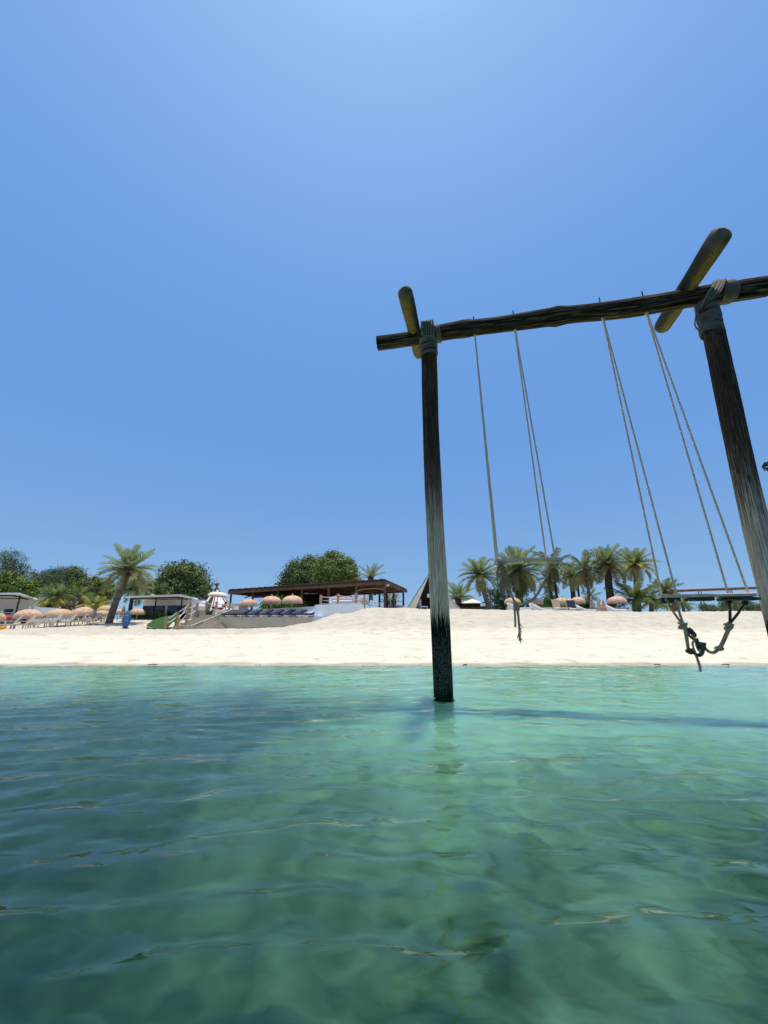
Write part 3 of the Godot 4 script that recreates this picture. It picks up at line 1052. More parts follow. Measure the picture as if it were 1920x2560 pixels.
func make_club() -> void:
	# white flat-roofed hut at the far left
	var ln := P(48, 1486, 30.0)
	var lr := P(92, 1499, 30.0)
	lr = at_y(92, ln.y, 38.5)
	shed("beach_hut", "white flat-roofed hut with cream eaves behind the leftmost loungers", ln, at_y(-190, ln.y, 30.5), lr, at_y(-120, ln.y, 33.2), at_y(90, ln.y, 36.5), Vector3(-0.8, 0, -4.5), [on_ground(33, 31.0)], [])
	obj_wall("low_wall", "low white wall between the left hut and the palms", on_ground(76, 31.5), on_ground(132, 31.0), P(76, 1518, 31.5).y, P(132, 1520, 31.0).y)
	# white pavilion with dark glass
	var pn := P(451, 1490, 30.0)
	var pl := at_y(313, pn.y, 32.6)
	var pr := at_y(495, pn.y, 36.0)
	shed("pavilion", "white flat-roofed pavilion with wide dark windows and black posts", pn, pl, pr, at_y(360, pn.y, 35.2), at_y(482, pn.y, 33.6), Vector3(0.9, 0, -3.6), [on_ground(383, 32.2), on_ground(448, 31.0), on_ground(323, 33.2)], [[0.02, 0.25, 0.85, 1.98], [0.26, 0.47, 0.85, 1.98], [0.53, 0.75, 0.85, 1.98], [0.76, 0.97, 0.85, 1.98]])
	var lamp := thing("roof_lamp", "small white box fitting on the pavilion roof", "lamp", P(381, 1492, 32.0))
	obj("housing", box_at(Vector3(0, 0.14, 0), Vector3(0.14, 0.14, 0.14)), M.whiteplastic, lamp)
	obj("bracket", box_at(Vector3(0, 0.03, 0), Vector3(0.05, 0.1, 0.05)), M.black, lamp)
	# artificial lawn
	var lawn := st_new()
	lawn.set_smooth_group(0)
	var edge_lo := curve([P(367, 1567, 23.6), P(378, 1570, 23.2), P(398, 1574, 22.9), P(418, 1571, 23.0)], 5)
	var edge_hi := curve([P(367, 1565, 23.7), P(384, 1553, 25.2), P(412, 1544, 26.6), P(456, 1539, 26.8)], 5)
	for i in edge_lo.size() - 1:
		for k in 4:
			var f0 := k / 4.0
			var f1 := (k + 1) / 4.0
			var q := []
			for pr_ in [[i, f0], [i + 1, f0], [i + 1, f1], [i, f1]]:
				var p: Vector3 = edge_lo[pr_[0]].lerp(edge_hi[pr_[0]], pr_[1])
				p.y += 0.10 * sin(PI * pr_[1] * 0.8) + 0.02
				q.append(p)
			quad_n(lawn, q[0], q[1], q[2], q[3], Vector3.UP)
		quad_n(lawn, edge_lo[i], edge_lo[i + 1], edge_lo[i + 1] - Vector3(0, 0.4, 0), edge_lo[i] - Vector3(0, 0.4, 0), Vector3.BACK)
		lawn.set_smooth_group(0)
	struct("lawn", done(lawn), M.turf)
	# stairs up to the deck
	var stairs := thing("concrete_stairs", "grey concrete stairs with rope rails climbing from the sand", "stairs")
	var dir := Vector3(sin(0.62), 0, -cos(0.62))
	var perp := Vector3(cos(0.62), 0, sin(0.62))
	var s0 := P(452, 1571, 23.2)
	for i in 7:
		var top := s0.y + 0.155 * (i + 1)
		var c := s0 + dir * (0.38 * i + 0.5)
		obj("step", box_at(Vector3(c.x, (top - 0.3 + s0.y) * 0.5, c.z), Vector3(1.75, top - s0.y + 0.3, 1.0 + 0.002 * i), -0.62), M.concrete, stairs)
	obj("side_wall", slab([s0 + perp * 0.95 + Vector3(0, -0.3, 0), s0 + perp * 0.95 + dir * 2.6 + Vector3(0, -0.3, 0), s0 + perp * 0.95 + dir * 2.6 + Vector3(0, 1.14, 0), s0 + perp * 0.95 + Vector3(0, 0.16, 0)], perp * 0.14), M.concrete, stairs)
	var steps2 := thing("concrete_steps", "low grey concrete steps below the tent deck beside the retaining wall", "stairs")
	for q in [[491, 1566, 22.4], [499, 1561, 22.7], [507, 1556, 23.0], [517, 1551, 23.3]]:
		var a := P(q[0], q[1], q[2])
		var b := at_y(551, a.y, q[2] - 0.1)
		var low := 0.1
		obj("step", slab([Vector3(a.x, low, a.z), Vector3(b.x, low, b.z), b, a], Vector3(0, 0, -1.6)), M.concrete, steps2)
	# deck with the tent
	var dk := 1.36
	struct("tent_deck", slab([at_y(488, dk, 25.2), at_y(541, dk, 24.6), at_y(600, dk, 25.6), at_y(612, dk, 31.0), at_y(480, dk, 31.0)], Vector3(0, -1.3, 0)), M.concrete)
	var door := thing("deck_door", "dark wooden door in the side of the tent deck", "door", at_y(524, 0.6, 24.72))
	obj("door_leaf", box_at(Vector3(0, 0.3, 0), Vector3(0.56, 0.72, 0.08), 0.3), M.darkwood, door)
	obj("door_frame", box_at(Vector3(0.02, 0.71, 0.0), Vector3(0.72, 0.08, 0.12), 0.3), M.brownwood, door)
	obj_block("white_block", "white rendered block beside the dark deck door", [at_y(538, dk + 0.02, 24.4), at_y(569, dk + 0.02, 24.6), at_y(573, dk + 0.02, 25.9), at_y(541, dk + 0.02, 25.9)], 0.7, M.white)
	# lounger terrace and its grey wall
	var tt := 0.90
	struct("lounger_terrace", slab([at_y(550, tt - 0.01, 23.3), at_y(600, tt - 0.01, 22.9), at_y(700, tt - 0.01, 22.6), at_y(781, tt - 0.01, 22.5), at_y(792, tt - 0.01, 27), at_y(560, tt - 0.01, 27.2)], Vector3(0, -1.0, 0)), M.concrete)
	var rw := thing("retaining_wall", "long grey concrete retaining wall in front of the navy loungers", "wall")
	var ring := [[548, 23.2], [585, 22.85], [625, 22.62], [665, 22.5], [705, 22.42], [745, 22.38], [782, 22.35]]
	for i in ring.size() - 1:
		var a := at_y(ring[i][0], tt, ring[i][1])
		var b := at_y(ring[i + 1][0], tt, ring[i + 1][1])
		obj("wall_panel", wall_mesh(a, b, tt + 0.06, tt + 0.06, -0.2, 0.22), M.concrete, rw)
	obj_wall("white_wall", "long low white wall behind the row of navy loungers", at_y(556, 1, 26.2), at_y(792, 1, 25.6), 1.36, 1.66)
	obj_wall("white_kerb", "short white stepped wall at the right end of the navy loungers", at_y(771, 1, 24.6), at_y(792, 1, 24.3), 1.42, 1.42)
	obj_wall("grey_wall", "pale grey wall standing behind the pointed tent", at_y(574, 1, 31.4), at_y(616, 1, 32.5), P(574, 1508, 31.4).y, P(616, 1512, 32.5).y)
	obj_block("storage_box", "small white storage box right of the pointed tent", [at_y(585, 1.78, 29.0), at_y(597, 1.78, 29.0), at_y(598, 1.78, 29.6), at_y(586, 1.78, 29.6)], 0.45, M.white)
	# rope fences
	rope_fence("timber posts with rope rail on the left edge of the concrete stairs", [[413, 1568, 1543, 23.0], [441, 1553, 1530, 24.4], [473, 1531, 1507, 25.7]], [0.45, 0.9])
	rope_fence("timber posts with rope rail on the right edge of the concrete stairs", [[444, 1568, 1544, 22.7], [466, 1553, 1515, 23.7], [490, 1539, 1508, 25.0], [515, 1528, 1504, 25.4]], [0.45, 0.9])
	rope_fence("timber posts with three ropes along the front of the tent deck", [[516.5, 1528, 1504, 25.5], [539.5, 1528, 1504, 24.9], [572, 1530, 1509, 25.9]], [0.3, 0.6, 0.9])
	make_tent()
	make_pergola()
	# white sofa terrace
	var yt := 1.69
	var q0 := at_y(787, yt, 24.0)
	var q1 := at_y(893, yt, 21.6)
	var q2 := at_y(911, yt, 24.2)
	obj_block("white_terrace", "white rendered terrace block carrying the rope fence and sofas", [q0, q1, q2, at_y(905, yt, 29.0), at_y(800, yt, 29.0)], 1.5, M.whitewall)
	rope_fence("timber posts with three sagging ropes round the white sofa terrace", [[801, 1512, 1487, 23.8], [845, 1510, 1484, 22.8], [890, 1508, 1482, 21.8], [910, 1512, 1487, 24.1]], [0.2, 0.52, 0.84])
	obj_block("white_ledge", "low white ledge at the foot of the sofa terrace", [at_y(778, 0.98, 23.3), at_y(800, 0.98, 22.9), at_y(801, 0.98, 23.6), at_y(779, 0.98, 24.0)], 0.6, M.white)
	var sofa := thing("sofa", "white sofa with lilac cushions behind the terrace rope fence", "sofa", at_y(856, yt, 25.4), 0.25)
	sofa.scale = Vector3(0.85, 0.72, 0.85)
	obj("base", box_at(Vector3(0, 0.2, 0), Vector3(1.9, 0.3, 0.8)), M.greyfabric, sofa)
	obj("backrest", box_at(Vector3(0, 0.5, -0.36), Vector3(1.9, 0.55, 0.12)), M.whiteplastic, sofa)
	for x in [-0.92, 0.92]: obj("armrest", box_at(Vector3(x, 0.4, 0.03), Vector3(0.1, 0.4, 0.8)), M.whiteplastic, sofa)
	for x in [-0.55, 0.0, 0.55]: obj("cushion", ball(Vector3(x, 0.52, -0.16), Vector3(0.29, 0.24, 0.14), 0.1), M.lilac, sofa)
	obj("seat_pad", plank(Vector3(0, 0.39, 0.05), Vector3(1.7, 0.1, 0.66), 0.03), M.whiteplastic, sofa)
	var sofa2 := thing("sofa", "plain white sofa end at the right of the terrace fence", "sofa", at_y(899, yt, 24.6), -0.9)
	obj("base", box_at(Vector3(0, 0.2, 0), Vector3(1.3, 0.3, 0.7)), M.greyfabric, sofa2)
	sofa2.scale = Vector3(0.8, 0.7, 0.8)
	obj("backrest", box_at(Vector3(0, 0.5, -0.3), Vector3(1.3, 0.5, 0.1)), M.whiteplastic, sofa2)
	obj("seat_pad", plank(Vector3(0, 0.39, 0.05), Vector3(1.2, 0.1, 0.56), 0.03), M.lilac, sofa2)
	var ch := thing("garden_chair", "white slatted garden armchair on the sand below the pergola", "chair", on_ground(941, 25.2), 0.7)
	ch.scale = Vector3(0.9, 0.62, 0.9)
	for x in [-0.36, 0.36]:
		for z in [-0.3, 0.3]: obj("leg", box_at(Vector3(x, 0.28, z), Vector3(0.06, 0.56, 0.06)), M.whiteplastic, ch)
		obj("armrest", box_at(Vector3(x, 0.59, 0), Vector3(0.09, 0.05, 0.72)), M.whiteplastic, ch)
	for i in 5: obj("seat_slat", box_at(Vector3(0, 0.36, -0.26 + 0.13 * i), Vector3(0.68, 0.03, 0.1)), M.whiteplastic, ch)
	for i in 5: obj("back_slat", box_at(Vector3(-0.28 + 0.14 * i, 0.62, -0.33), Vector3(0.1, 0.5, 0.03)), M.whiteplastic, ch)
	make_pyramid_tent()
	obj_wall("garden_wall", "low white wall between the pergola and the grey tent", on_ground(970, 33.0), on_ground(1013, 32.0), P(970, 1510, 33.0).y, P(1013, 1515, 32.0).y)

func obj_wall(called: String, label: String, a: Vector3, b: Vector3, ta: float, tb: float) -> void:
	var o := obj(called, wall_mesh(a, b, ta, tb, minf(a.y, b.y) - 0.5, 0.2), M.white)
	o.material_override = M.whitewall
	tag(o, label, "wall")

func obj_block(called: String, label: String, pts: Array, deep: float, m: Material) -> void:
	var o := obj(called, slab(pts, Vector3(0, -deep, 0)), m)
	tag(o, label, "block")

func make_tent() -> void:
	var o := thing("pointed_tent", "small pointed tent of white cloth on crossed brown poles", "tent")
	var c := at_y(541, 1.36, 28.0)
	var apex := P(542, 1467, 28.0)
	var st := 6
	var base := []
	for i in st:
		var a := TAU * i / st + 0.35
		base.append(c + Vector3(cos(a) * 1.2, 0, sin(a) * 1.2))
	for i in st:
		var dv: Vector3 = (apex - base[i]).normalized()
		obj("tent_pole", tube([base[i], apex + dv * 0.30], 0.035, 6), M.brownwood, o)
		# the side that opens to the sea on the left stays open
		if i == 1: continue
		var a: Vector3 = base[i]
		var b: Vector3 = base[(i + 1) % st]
		var n := ((a + b) * 0.5 - c) * Vector3(1, 0, 1)
		obj("cloth", slab([a.lerp(apex, 0.02), b.lerp(apex, 0.02), apex.lerp((a + b) * 0.5, 0.06)], n.normalized() * -0.03), M.white, o)
	for s in [[0.0, base[1], base[2]]]:
		var a: Vector3 = s[1]
		var b: Vector3 = s[2]
		obj("flap", slab([b.lerp(a, 0.02), b.lerp(a, 0.34), apex.lerp(b, 0.10)], Vector3(0, 0, 0.03)), M.white, o)
		obj("flap", slab([a.lerp(b, 0.02), a.lerp(b, 0.18), apex.lerp(a, 0.10)], Vector3(0, 0, 0.03)), M.white, o)
	# red hammock seat with a white heart
	var h := thing("hammock_seat", "red curved hammock seat with a white heart before the pointed tent", "seat", at_y(548, 1.37, 26.6))
	var stt := st_new()
	stt.set_smooth_group(0)
	for i in 12:
		var q := []
		for k in [i, i + 1]:
			var t: float = k / 12.0 * 2.0 - 1.0
			var y := 0.20 + 0.42 * t * t * (1.0 if t > 0 else 0.35)
			q.append(Vector3(t * 0.45, y, 0.22)); q.append(Vector3(t * 0.45, y + 0.03, -0.22))
		quad_n(stt, q[0], q[2], q[3], q[1], Vector3.UP)
		quad_n(stt, q[0], q[2], q[2] + Vector3(0, -0.14, 0), q[0] + Vector3(0, -0.14, 0), Vector3.BACK)
		quad_n(stt, q[0] + Vector3(0, -0.14, 0), q[2] + Vector3(0, -0.14, 0), q[3] + Vector3(0, -0.14, 0), q[1] + Vector3(0, -0.14, 0), Vector3.DOWN)
	obj("sling", done(stt), M.red, h)
	var heart := []
	for i in 20:
		var t := TAU * i / 20.0
		heart.append(Vector3(0.30 + 0.0062 * 16.0 * pow(sin(t), 3.0), 0.40 + 0.0062 * (13.0 * cos(t) - 5.0 * cos(2 * t) - 2.0 * cos(3 * t) - cos(4 * t)), 0.225))
	obj("heart", slab(heart, Vector3(0, 0, 0.012)), M.whiteplastic, h)
	for x in [-0.4, 0.4]: obj("leg", tube([Vector3(x, 0, 0.0), Vector3(x, 0.3, 0.0)], 0.03, 6), M.brownwood, h)
	var k := 0
	for q in [[503, M.whiteplastic, "white", "right"], [495, M.lilac, "pink", "left"]]:
		var b := thing("bean_bag", q[2] + " bean bag at the " + q[3] + " of the pair on the tent deck", "bean bag", at_y(q[0], 1.36, 26.6 + 0.4 * k))
		obj("cover", ball(Vector3(0, 0.24, 0), Vector3(0.34, 0.27, 0.32), 0.25), q[1], b)
		obj("cover_top", ball(Vector3(0.1, 0.5, 0), Vector3(0.18, 0.16, 0.16), 0.25), q[1], b)
		k += 1

func make_pergola() -> void:
	var o := thing("pergola", "long brown timber pergola with flat pole roof over the bar", "pergola")
	var A := P(963, 1453, 26.0)
	var L := P(571, 1478.5, 32.0)
	var R := P(1017, 1476, 34.0)
	var B := L + R - A
	obj("roof_sheet", slab([A, L, B, R], Vector3(0, 0.05, 0)), M.brownwood, o)
	var al := (L - A)
	var ar := (R - A)
	# round poles laid across the roof, their ends show along the eave
	var n := 74
	for i in n:
		var f := (i + 0.5) / n
		var a := A + al * f - ar * (0.012 + 0.010 * sin(i * 2.4)) + Vector3(0, 0.11 + 0.012 * sin(i * 1.7), 0)
		obj("roof_pole", tube([a, a + ar * 1.03], 0.065, 6), M.darkwood, o)
	obj("fascia", bar(A + al * -0.005 - Vector3(0, 0.10, 0), L - Vector3(0, 0.10, 0), 0.19, 0.10), M.brownwood, o)
	obj("fascia", bar(A - Vector3(0, 0.10, 0) + ar * 0.012, R - Vector3(0, 0.10, 0), 0.19, 0.09), M.brownwood, o)
	obj("fascia", bar(L - Vector3(0, 0.10, 0) + ar * 0.012, B - Vector3(0, 0.10, 0), 0.19, 0.09), M.brownwood, o)
	for i in 9:
		var f := (i + 0.5) / 9.0
		var a := A + al * f - Vector3(0, 0.09, 0)
		obj("rafter", bar(a + ar * 0.02, a + ar * 0.98, 0.16, 0.09), M.brownwood, o)
	for g in [0.45, 0.75]:
		obj("cross_beam", bar(A + ar * g - Vector3(0, 0.255, 0), L + ar * g - Vector3(0, 0.255, 0), 0.16, 0.11), M.brownwood, o)
	var deck := 1.5
	struct("bar_deck", slab([at_y(600, deck, 27.6), at_y(800, deck, 28.6), at_y(930, deck, 27.2), at_y(1012, deck, 33.0), at_y(1000, deck, 42.0), at_y(590, deck, 42.0)], Vector3(0, -1.4, 0)), M.concrete)
	# posts: along the front, along the right, and inside
	for px in [574, 629, 691, 752, 819, 888, 962]:
		var f := 0.0
		var best := 1e9
		for k in 200:
			var p := A + al * (k / 199.0)
			var q := absf((960.0 + FOCAL * p.x / -p.z * 1.02) - px)
			if q < best:
				best = q
				f = k / 199.0
		f = clampf(f, 0.006, 0.994)
		var top := A + al * f + ar * 0.03 - Vector3(0, 0.02, 0)
		var low := 0.9 if px < 600 else 1.35
		obj("post", tube([Vector3(top.x, low, top.z), top], 0.085, 8), M.brownwood, o)
	for f in [0.48, 0.97]:
		var top: Vector3 = A + ar * f + al * 0.02 - Vector3(0, 0.02, 0)
		obj("post", tube([Vector3(top.x, 1.2, top.z), top], 0.085, 8), M.brownwood, o)
	for q in [[0.25, 0.5], [0.5, 0.5], [0.75, 0.5], [0.93, 0.5], [0.12, 0.9], [0.35, 0.95], [0.6, 0.95], [0.8, 0.95], [0.95, 0.95], [0.1, 0.45]]:
		var top: Vector3 = A + al * q[0] + ar * q[1] - Vector3(0, 0.1, 0)
		obj("post", tube([Vector3(top.x, 1.2, top.z), top], 0.08, 8), M.darkwood, o)
	# curved hanging boards
	obj("curved_board", tube(curve([P(891, 1478, 27.5), P(905, 1474, 27.6), P(925, 1471.5, 27.8), P(945, 1471.5, 28.0), P(959, 1474, 28.2)], 5), 0.05, 6), M.tanwood, o)
	obj("curved_board", tube(curve([P(612, 1494, 31), P(630, 1490, 31), P(650, 1490, 31), P(668, 1494, 31)], 5), 0.05, 6), M.darkwood, o)
	# bar inside
	var bar_ := thing("bar_counter", "dark timber bar counter in the shade of the pergola", "bar", at_y(795, 1.5, 34.0), 0.35)
	obj("counter", box_at(Vector3(0, 0.52, 0), Vector3(6.6, 1.04, 0.6)), M.darkwood, bar_)
	obj("counter_top", box_at(Vector3(0, 1.075, 0.05), Vector3(6.8, 0.06, 0.8)), M.brownwood, bar_)
	obj("back_wall", box_at(Vector3(0, 0.96, -1.6), Vector3(6.8, 1.92, 0.15)), M.darkwood, bar_)
	for i in 2: obj("shelf", box_at(Vector3(0, 1.1 + 0.4 * i, -1.42), Vector3(6.0, 0.04, 0.2)), M.brownwood, bar_)
	# lamp box under the near corner of the roof
	var lb := thing("flood_lamp", "white flood lamp under the near corner of the pergola roof", "lamp", P(968, 1463, 26.5))
	obj("housing", box_at(Vector3(0.02, 0, 0), Vector3(0.2, 0.16, 0.12), -0.4), M.whiteplastic, lb)
	obj("bracket", box_at(Vector3(-0.09, 0.08, -0.02), Vector3(0.05, 0.12, 0.05)), M.black, lb)
	var fan := 0
	for q in [[775, 1484, 29.5, "left"], [937, 1486, 29.5, "right"]]:
		var c := P(q[0], q[1], q[2])
		var f := thing("ceiling_fan", "pale ceiling fan under the pergola, the " + q[3] + " one of two", "fan", c)
		obj("stem", tube([Vector3(0, 0, 0), Vector3(0, 0.5, 0)], 0.02, 6), M.darkwood, f)
		obj("motor", ball(Vector3(0, 0, 0), Vector3(0.12, 0.08, 0.12)), M.darkwood, f)
		for i in 4: obj("blade", box_at(Vector3(cos(i * PI / 2 + 0.4) * 0.36, 0, sin(i * PI / 2 + 0.4) * 0.36), Vector3(0.5, 0.015, 0.12), -(i * PI / 2 + 0.4)), M.cream if i % 2 else M.greyfabric, f)
		fan += 1

func make_pyramid_tent() -> void:
	var o := thing("pyramid_tent", "big grey pyramid tent open at the front behind the post", "tent")
	var apex := P(1071, 1438, 33.0)
	var l_back := on_ground(1013, 34.6)
	var l_front := on_ground(1035, 31.6)
	var r_front := on_ground(1158, 32.2)
	var r_in := on_ground(1104, 32.0)
	var back := on_ground(1128, 36.5)
	var lift := Vector3(0, 0.02, 0)
	obj("left_panel", slab([l_back + lift, l_front + lift, apex], Vector3(0.07, 0, -0.05)), M.greyfabric, o)
	obj("front_panel", slab([r_in.lerp(r_front, 0.35) + lift, r_front + lift, r_front.lerp(apex, 0.62), r_in.lerp(apex, 0.66)], Vector3(0, 0, -0.06)), M.greyfabric, o)
	obj("right_panel", slab([r_front + lift, back + lift, apex], Vector3(-0.07, 0, -0.02)), M.greyfabric, o)
	obj("back_panel", slab([back + lift, l_back + lift, apex], Vector3(0, 0, 0.06)), M.darkwood, o)
	for p in [l_back, l_front, r_front, back]:
		obj("tent_pole", tube([p, apex + (apex - p).normalized() * 0.12], 0.05, 6), M.darkwood if p == l_back else M.greyfabric, o)
	obj("vent_patch", slab([P(1048, 1480, 31.8), P(1054, 1474, 31.9), P(1056, 1479, 31.9), P(1050, 1485, 31.8)], Vector3(-0.02, 0.02, 0.06)), M.whiteplastic, o)
	obj("hanging_card", box_at(P(1072, 1489, 31.6), Vector3(0.26, 0.28, 0.03)), M.whiteplastic, o)
	var ch := thing("tent_chair", "white garden chair inside the grey pyramid tent", "chair", on_ground(1056, 32.6), 0.5)
	for x in [-0.3, 0.3]:
		for z in [-0.25, 0.25]: obj("leg", box_at(Vector3(x, 0.2, z), Vector3(0.05, 0.4, 0.05)), M.whiteplastic, ch)
	obj("seat", box_at(Vector3(0, 0.42, 0), Vector3(0.7, 0.06, 0.6)), M.whiteplastic, ch)
	obj("backrest", box_at(Vector3(-0.33, 0.72, 0), Vector3(0.05, 0.5, 0.6)), M.whiteplastic, ch)
	# square cream parasol and the dark stall right of the tent
	var c := P(1183, 1497, 36.0)
	var gz := on_ground(1183, 36.0)
	var sh := thing("square_parasol", "square cream parasol over the dark stall right of the grey tent", "parasol", gz)
	var top := c - gz
	var rim := []
	for i in 4:
		var a := PI / 4 + PI / 2 * i + 0.3
		rim.append(Vector3(cos(a) * 1.3, top.y - 0.38, sin(a) * 1.3))
	for i in 4: obj("canopy_panel", slab([rim[i], rim[(i + 1) % 4], Vector3(0, top.y, 0)], Vector3(0, -0.03, 0)), M.cream, sh)
	obj("pole", tube([Vector3(0, -0.1, 0), Vector3(0, top.y, 0)], 0.035, 6), M.darkwood, sh)
	var hut := thing("dark_stall", "dark timber stall in the shade under the cream parasol", "stall", on_ground(1178, 37.6), 0.1)
	obj("counter", box_at(Vector3(0.1, 0.35, 0), Vector3(2.6, 0.7, 0.7)), M.darkwood, hut)
	obj("back_wall", box_at(Vector3(0.1, 0.5, -1.3), Vector3(2.6, 1.0, 0.1)), M.darkwood, hut)
	obj("roof", box_at(Vector3(0.1, 1.05, -0.5), Vector3(2.9, 0.08, 1.9)), M.darkwood, hut)
	var be := thing("bench", "low white bench at the foot of the leaning palm", "bench", on_ground(1212, 33.0))
	obj("seat", plank(Vector3(0, 0.3, 0), Vector3(0.85, 0.06, 0.35), 0.01), M.whiteplastic, be)
	for x in [-0.36, 0.36]: obj("leg", box_at(Vector3(x, 0.14, 0), Vector3(0.06, 0.28, 0.3)), M.whiteplastic, be)

# ---------------------------------------------------------------- trees
func leaf_mass(sd: int, blobs: Array, n: int, size: float, dark: Color, light: Color, slim := 1.0) -> ArrayMesh:
	# blobs: [centre, radii]; leaves sit mostly near each blob's skin, in tufts
	var r := RandomNumberGenerator.new()
	r.seed = sd
	var v := PackedVector3Array()
	var nn := PackedVector3Array()
	var cc := PackedColorArray()
	var ix := PackedInt32Array()
	var vol := 0.0
	for b in blobs: vol += pow(b[1].x * b[1].y * b[1].z, 0.67)
	for b in blobs:
		var m := int(n * pow(b[1].x * b[1].y * b[1].z, 0.67) / vol)
		var tufts := maxi(6, m / 22)
		for t in tufts:
			var dv := Vector3(r.randfn(), r.randfn(), r.randfn()).normalized()
			var depth := r.randf_range(0.70, 1.14) if r.randf() < 0.8 else r.randf_range(0.3, 0.8)
			var c: Vector3 = b[0] + dv * b[1] * depth
			var tr: float = size * r.randf_range(1.0, 3.2)
			var tone := dark.lerp(light, clampf(r.randfn(0.45, 0.3), 0.0, 1.0))
			for k in 22:
				var p := c + Vector3(r.randfn(), r.randfn() * 0.7, r.randfn()) * tr * 0.5
				var nrm := (dv * 0.8 + Vector3(r.randfn(), r.randfn() + 0.4, r.randfn()) * 0.6).normalized()
				var a := nrm.cross(Vector3(r.randfn(), r.randfn(), r.randfn())).normalized()
				var bb := nrm.cross(a) * slim
				var s := size * r.randf_range(0.28, 0.62)
				var i0 := v.size()
				v.append(p - a * s); v.append(p - bb * s * 0.55); v.append(p + a * s); v.append(p + bb * s * 0.55)
				var col := tone * r.randf_range(1.3, 2.0)
				for q in 4:
					nn.append(nrm)
					cc.append(col)
				ix.append_array([i0, i0 + 2, i0 + 1, i0, i0 + 3, i0 + 2])
	var arr := []
	arr.resize(Mesh.ARRAY_MAX)
	arr[Mesh.ARRAY_VERTEX] = v
	arr[Mesh.ARRAY_NORMAL] = nn
	arr[Mesh.ARRAY_COLOR] = cc
	arr[Mesh.ARRAY_INDEX] = ix
	var me := ArrayMesh.new()
	me.add_surface_from_arrays(Mesh.PRIMITIVE_TRIANGLES, arr)
	return me

# a broad tree from its outline in bearings: lumps [px, py, radius in px]
func broad_tree(called: String, label: String, base_px: float, d: float, blobs: Array, n: int, size: float, dark: Color, light: Color, slim := 1.0, group := "") -> void:
	var base := on_ground(base_px, d)
	base.y = minf(base.y, 1.2)
	var o := thing(called, label, "tree", base, 0.0, group)
	var list := []
	var r := RandomNumberGenerator.new()
	r.seed = int(base_px * 7 + d)
	var k := d / FOCAL * 1.02
	for b in blobs:
		var rad: float = b[2] * k
		var c := P(b[0], b[1], d + r.randf_range(-0.5, 0.5) * rad) - base
		list.append([c, Vector3(rad, rad * (b[3] if b.size() > 3 else 0.85), rad)])
	var low: Vector3 = list[0][0]
	for q in list: if q[0].y < low.y: low = q[0]
	var fork := Vector3(0.2, maxf(0.8, low.y * 0.6), 0)
	obj("trunk", tube(curve([Vector3(0, -0.3, 0), Vector3(0.1, fork.y * 0.5, 0.05), fork], 4), 0.28, 9, true, 0.03), M.barkdark, o)
	for q in list:
		obj("limb", tube(curve([fork - Vector3(0, 0.15, 0), fork.lerp(q[0], 0.5) + Vector3(0, 0.2, 0), q[0] + Vector3(0, q[1].y * 0.3, 0)], 4), 0.09, 6), M.barkdark, o)
	obj("crown", leaf_mass(int(base_px) + 11, list, int(n * 1.9), size * 0.72, dark, light, slim), M.leaf, o)

func frond_mesh(sd: int, droop: float, style: int) -> ArrayMesh:
	# length 1 along +x, bending down by droop radians. style 0 date palm (stiff, v-shaped), 1 coconut (hanging leaflets)
	var r := RandomNumberGenerator.new()
	r.seed = sd
	var st := st_new()
	var n := 14
	var pts := [Vector3.ZERO]
	var dirs := []
	var p := Vector3.ZERO
	for i in n:
		var t := (i + 0.5) / n
		var a := -droop * pow(t, 1.3)
		var dv := Vector3(cos(a), sin(a), 0.05 * sin(t * 3.0 + sd))
		p += dv / n
		pts.append(p)
		dirs.append(dv.normalized())
	dirs.append(dirs[n - 1])
	var rr := []
	for i in n + 1: rr.append(lerpf(0.012, 0.003, float(i) / n))
	add_tube(st, pts, rr, 5, false)
	st.set_smooth_group(-1)
	var m := 34 if style == 0 else 38
	for i in m:
		var t := 0.10 + 0.9 * (i + r.randf() * 0.6) / m
		var f := t * n
		var i0 := mini(int(f), n - 1)
		var c: Vector3 = pts[i0].lerp(pts[i0 + 1], f - i0)
		var tan: Vector3 = dirs[i0]
		var nor := Vector3(-tan.y, tan.x, 0)
		var ln := (0.26 if style == 0 else 0.27) * pow(sin(PI * clampf(0.12 + 0.80 * t, 0.0, 1.0)), 0.7) * r.randf_range(0.85, 1.1)
		for sg in [-1.0, 1.0]:
			var lift := r.randf_range(0.25, 0.6) if style == 0 else r.randf_range(-0.35, 0.2)
			var dv: Vector3 = (Vector3(0, 0, sg) * 0.72 + tan * r.randf_range(0.55, 0.85) + nor * lift).normalized()
			var w := tan * (0.013 if style == 0 else 0.016)
			var mid := c + dv * ln * 0.55
			var tip := c + dv * ln + Vector3(0, -(0.05 if style == 0 else 0.55) * ln, 0)
			var up := nor + Vector3(0, 0.01, 0)
			tri_n(st, c - w, c + w, mid + w * 0.8, up)
			tri_n(st, c - w, mid + w * 0.8, mid - w * 0.8, up)
			tri_n(st, mid - w * 0.8, mid + w * 0.8, tip, up)
	return done(st)

var frond_bank := {}
func frond(style: int, level: int, variant: int) -> ArrayMesh:
	var key := style * 100 + level * 10 + variant
	if not frond_bank.has(key):
		frond_bank[key] = frond_mesh(key + 1, [0.35, 0.75, 1.15, 1.5][level] * (1.0 if style == 0 else 1.25), style)
	return frond_bank[key]

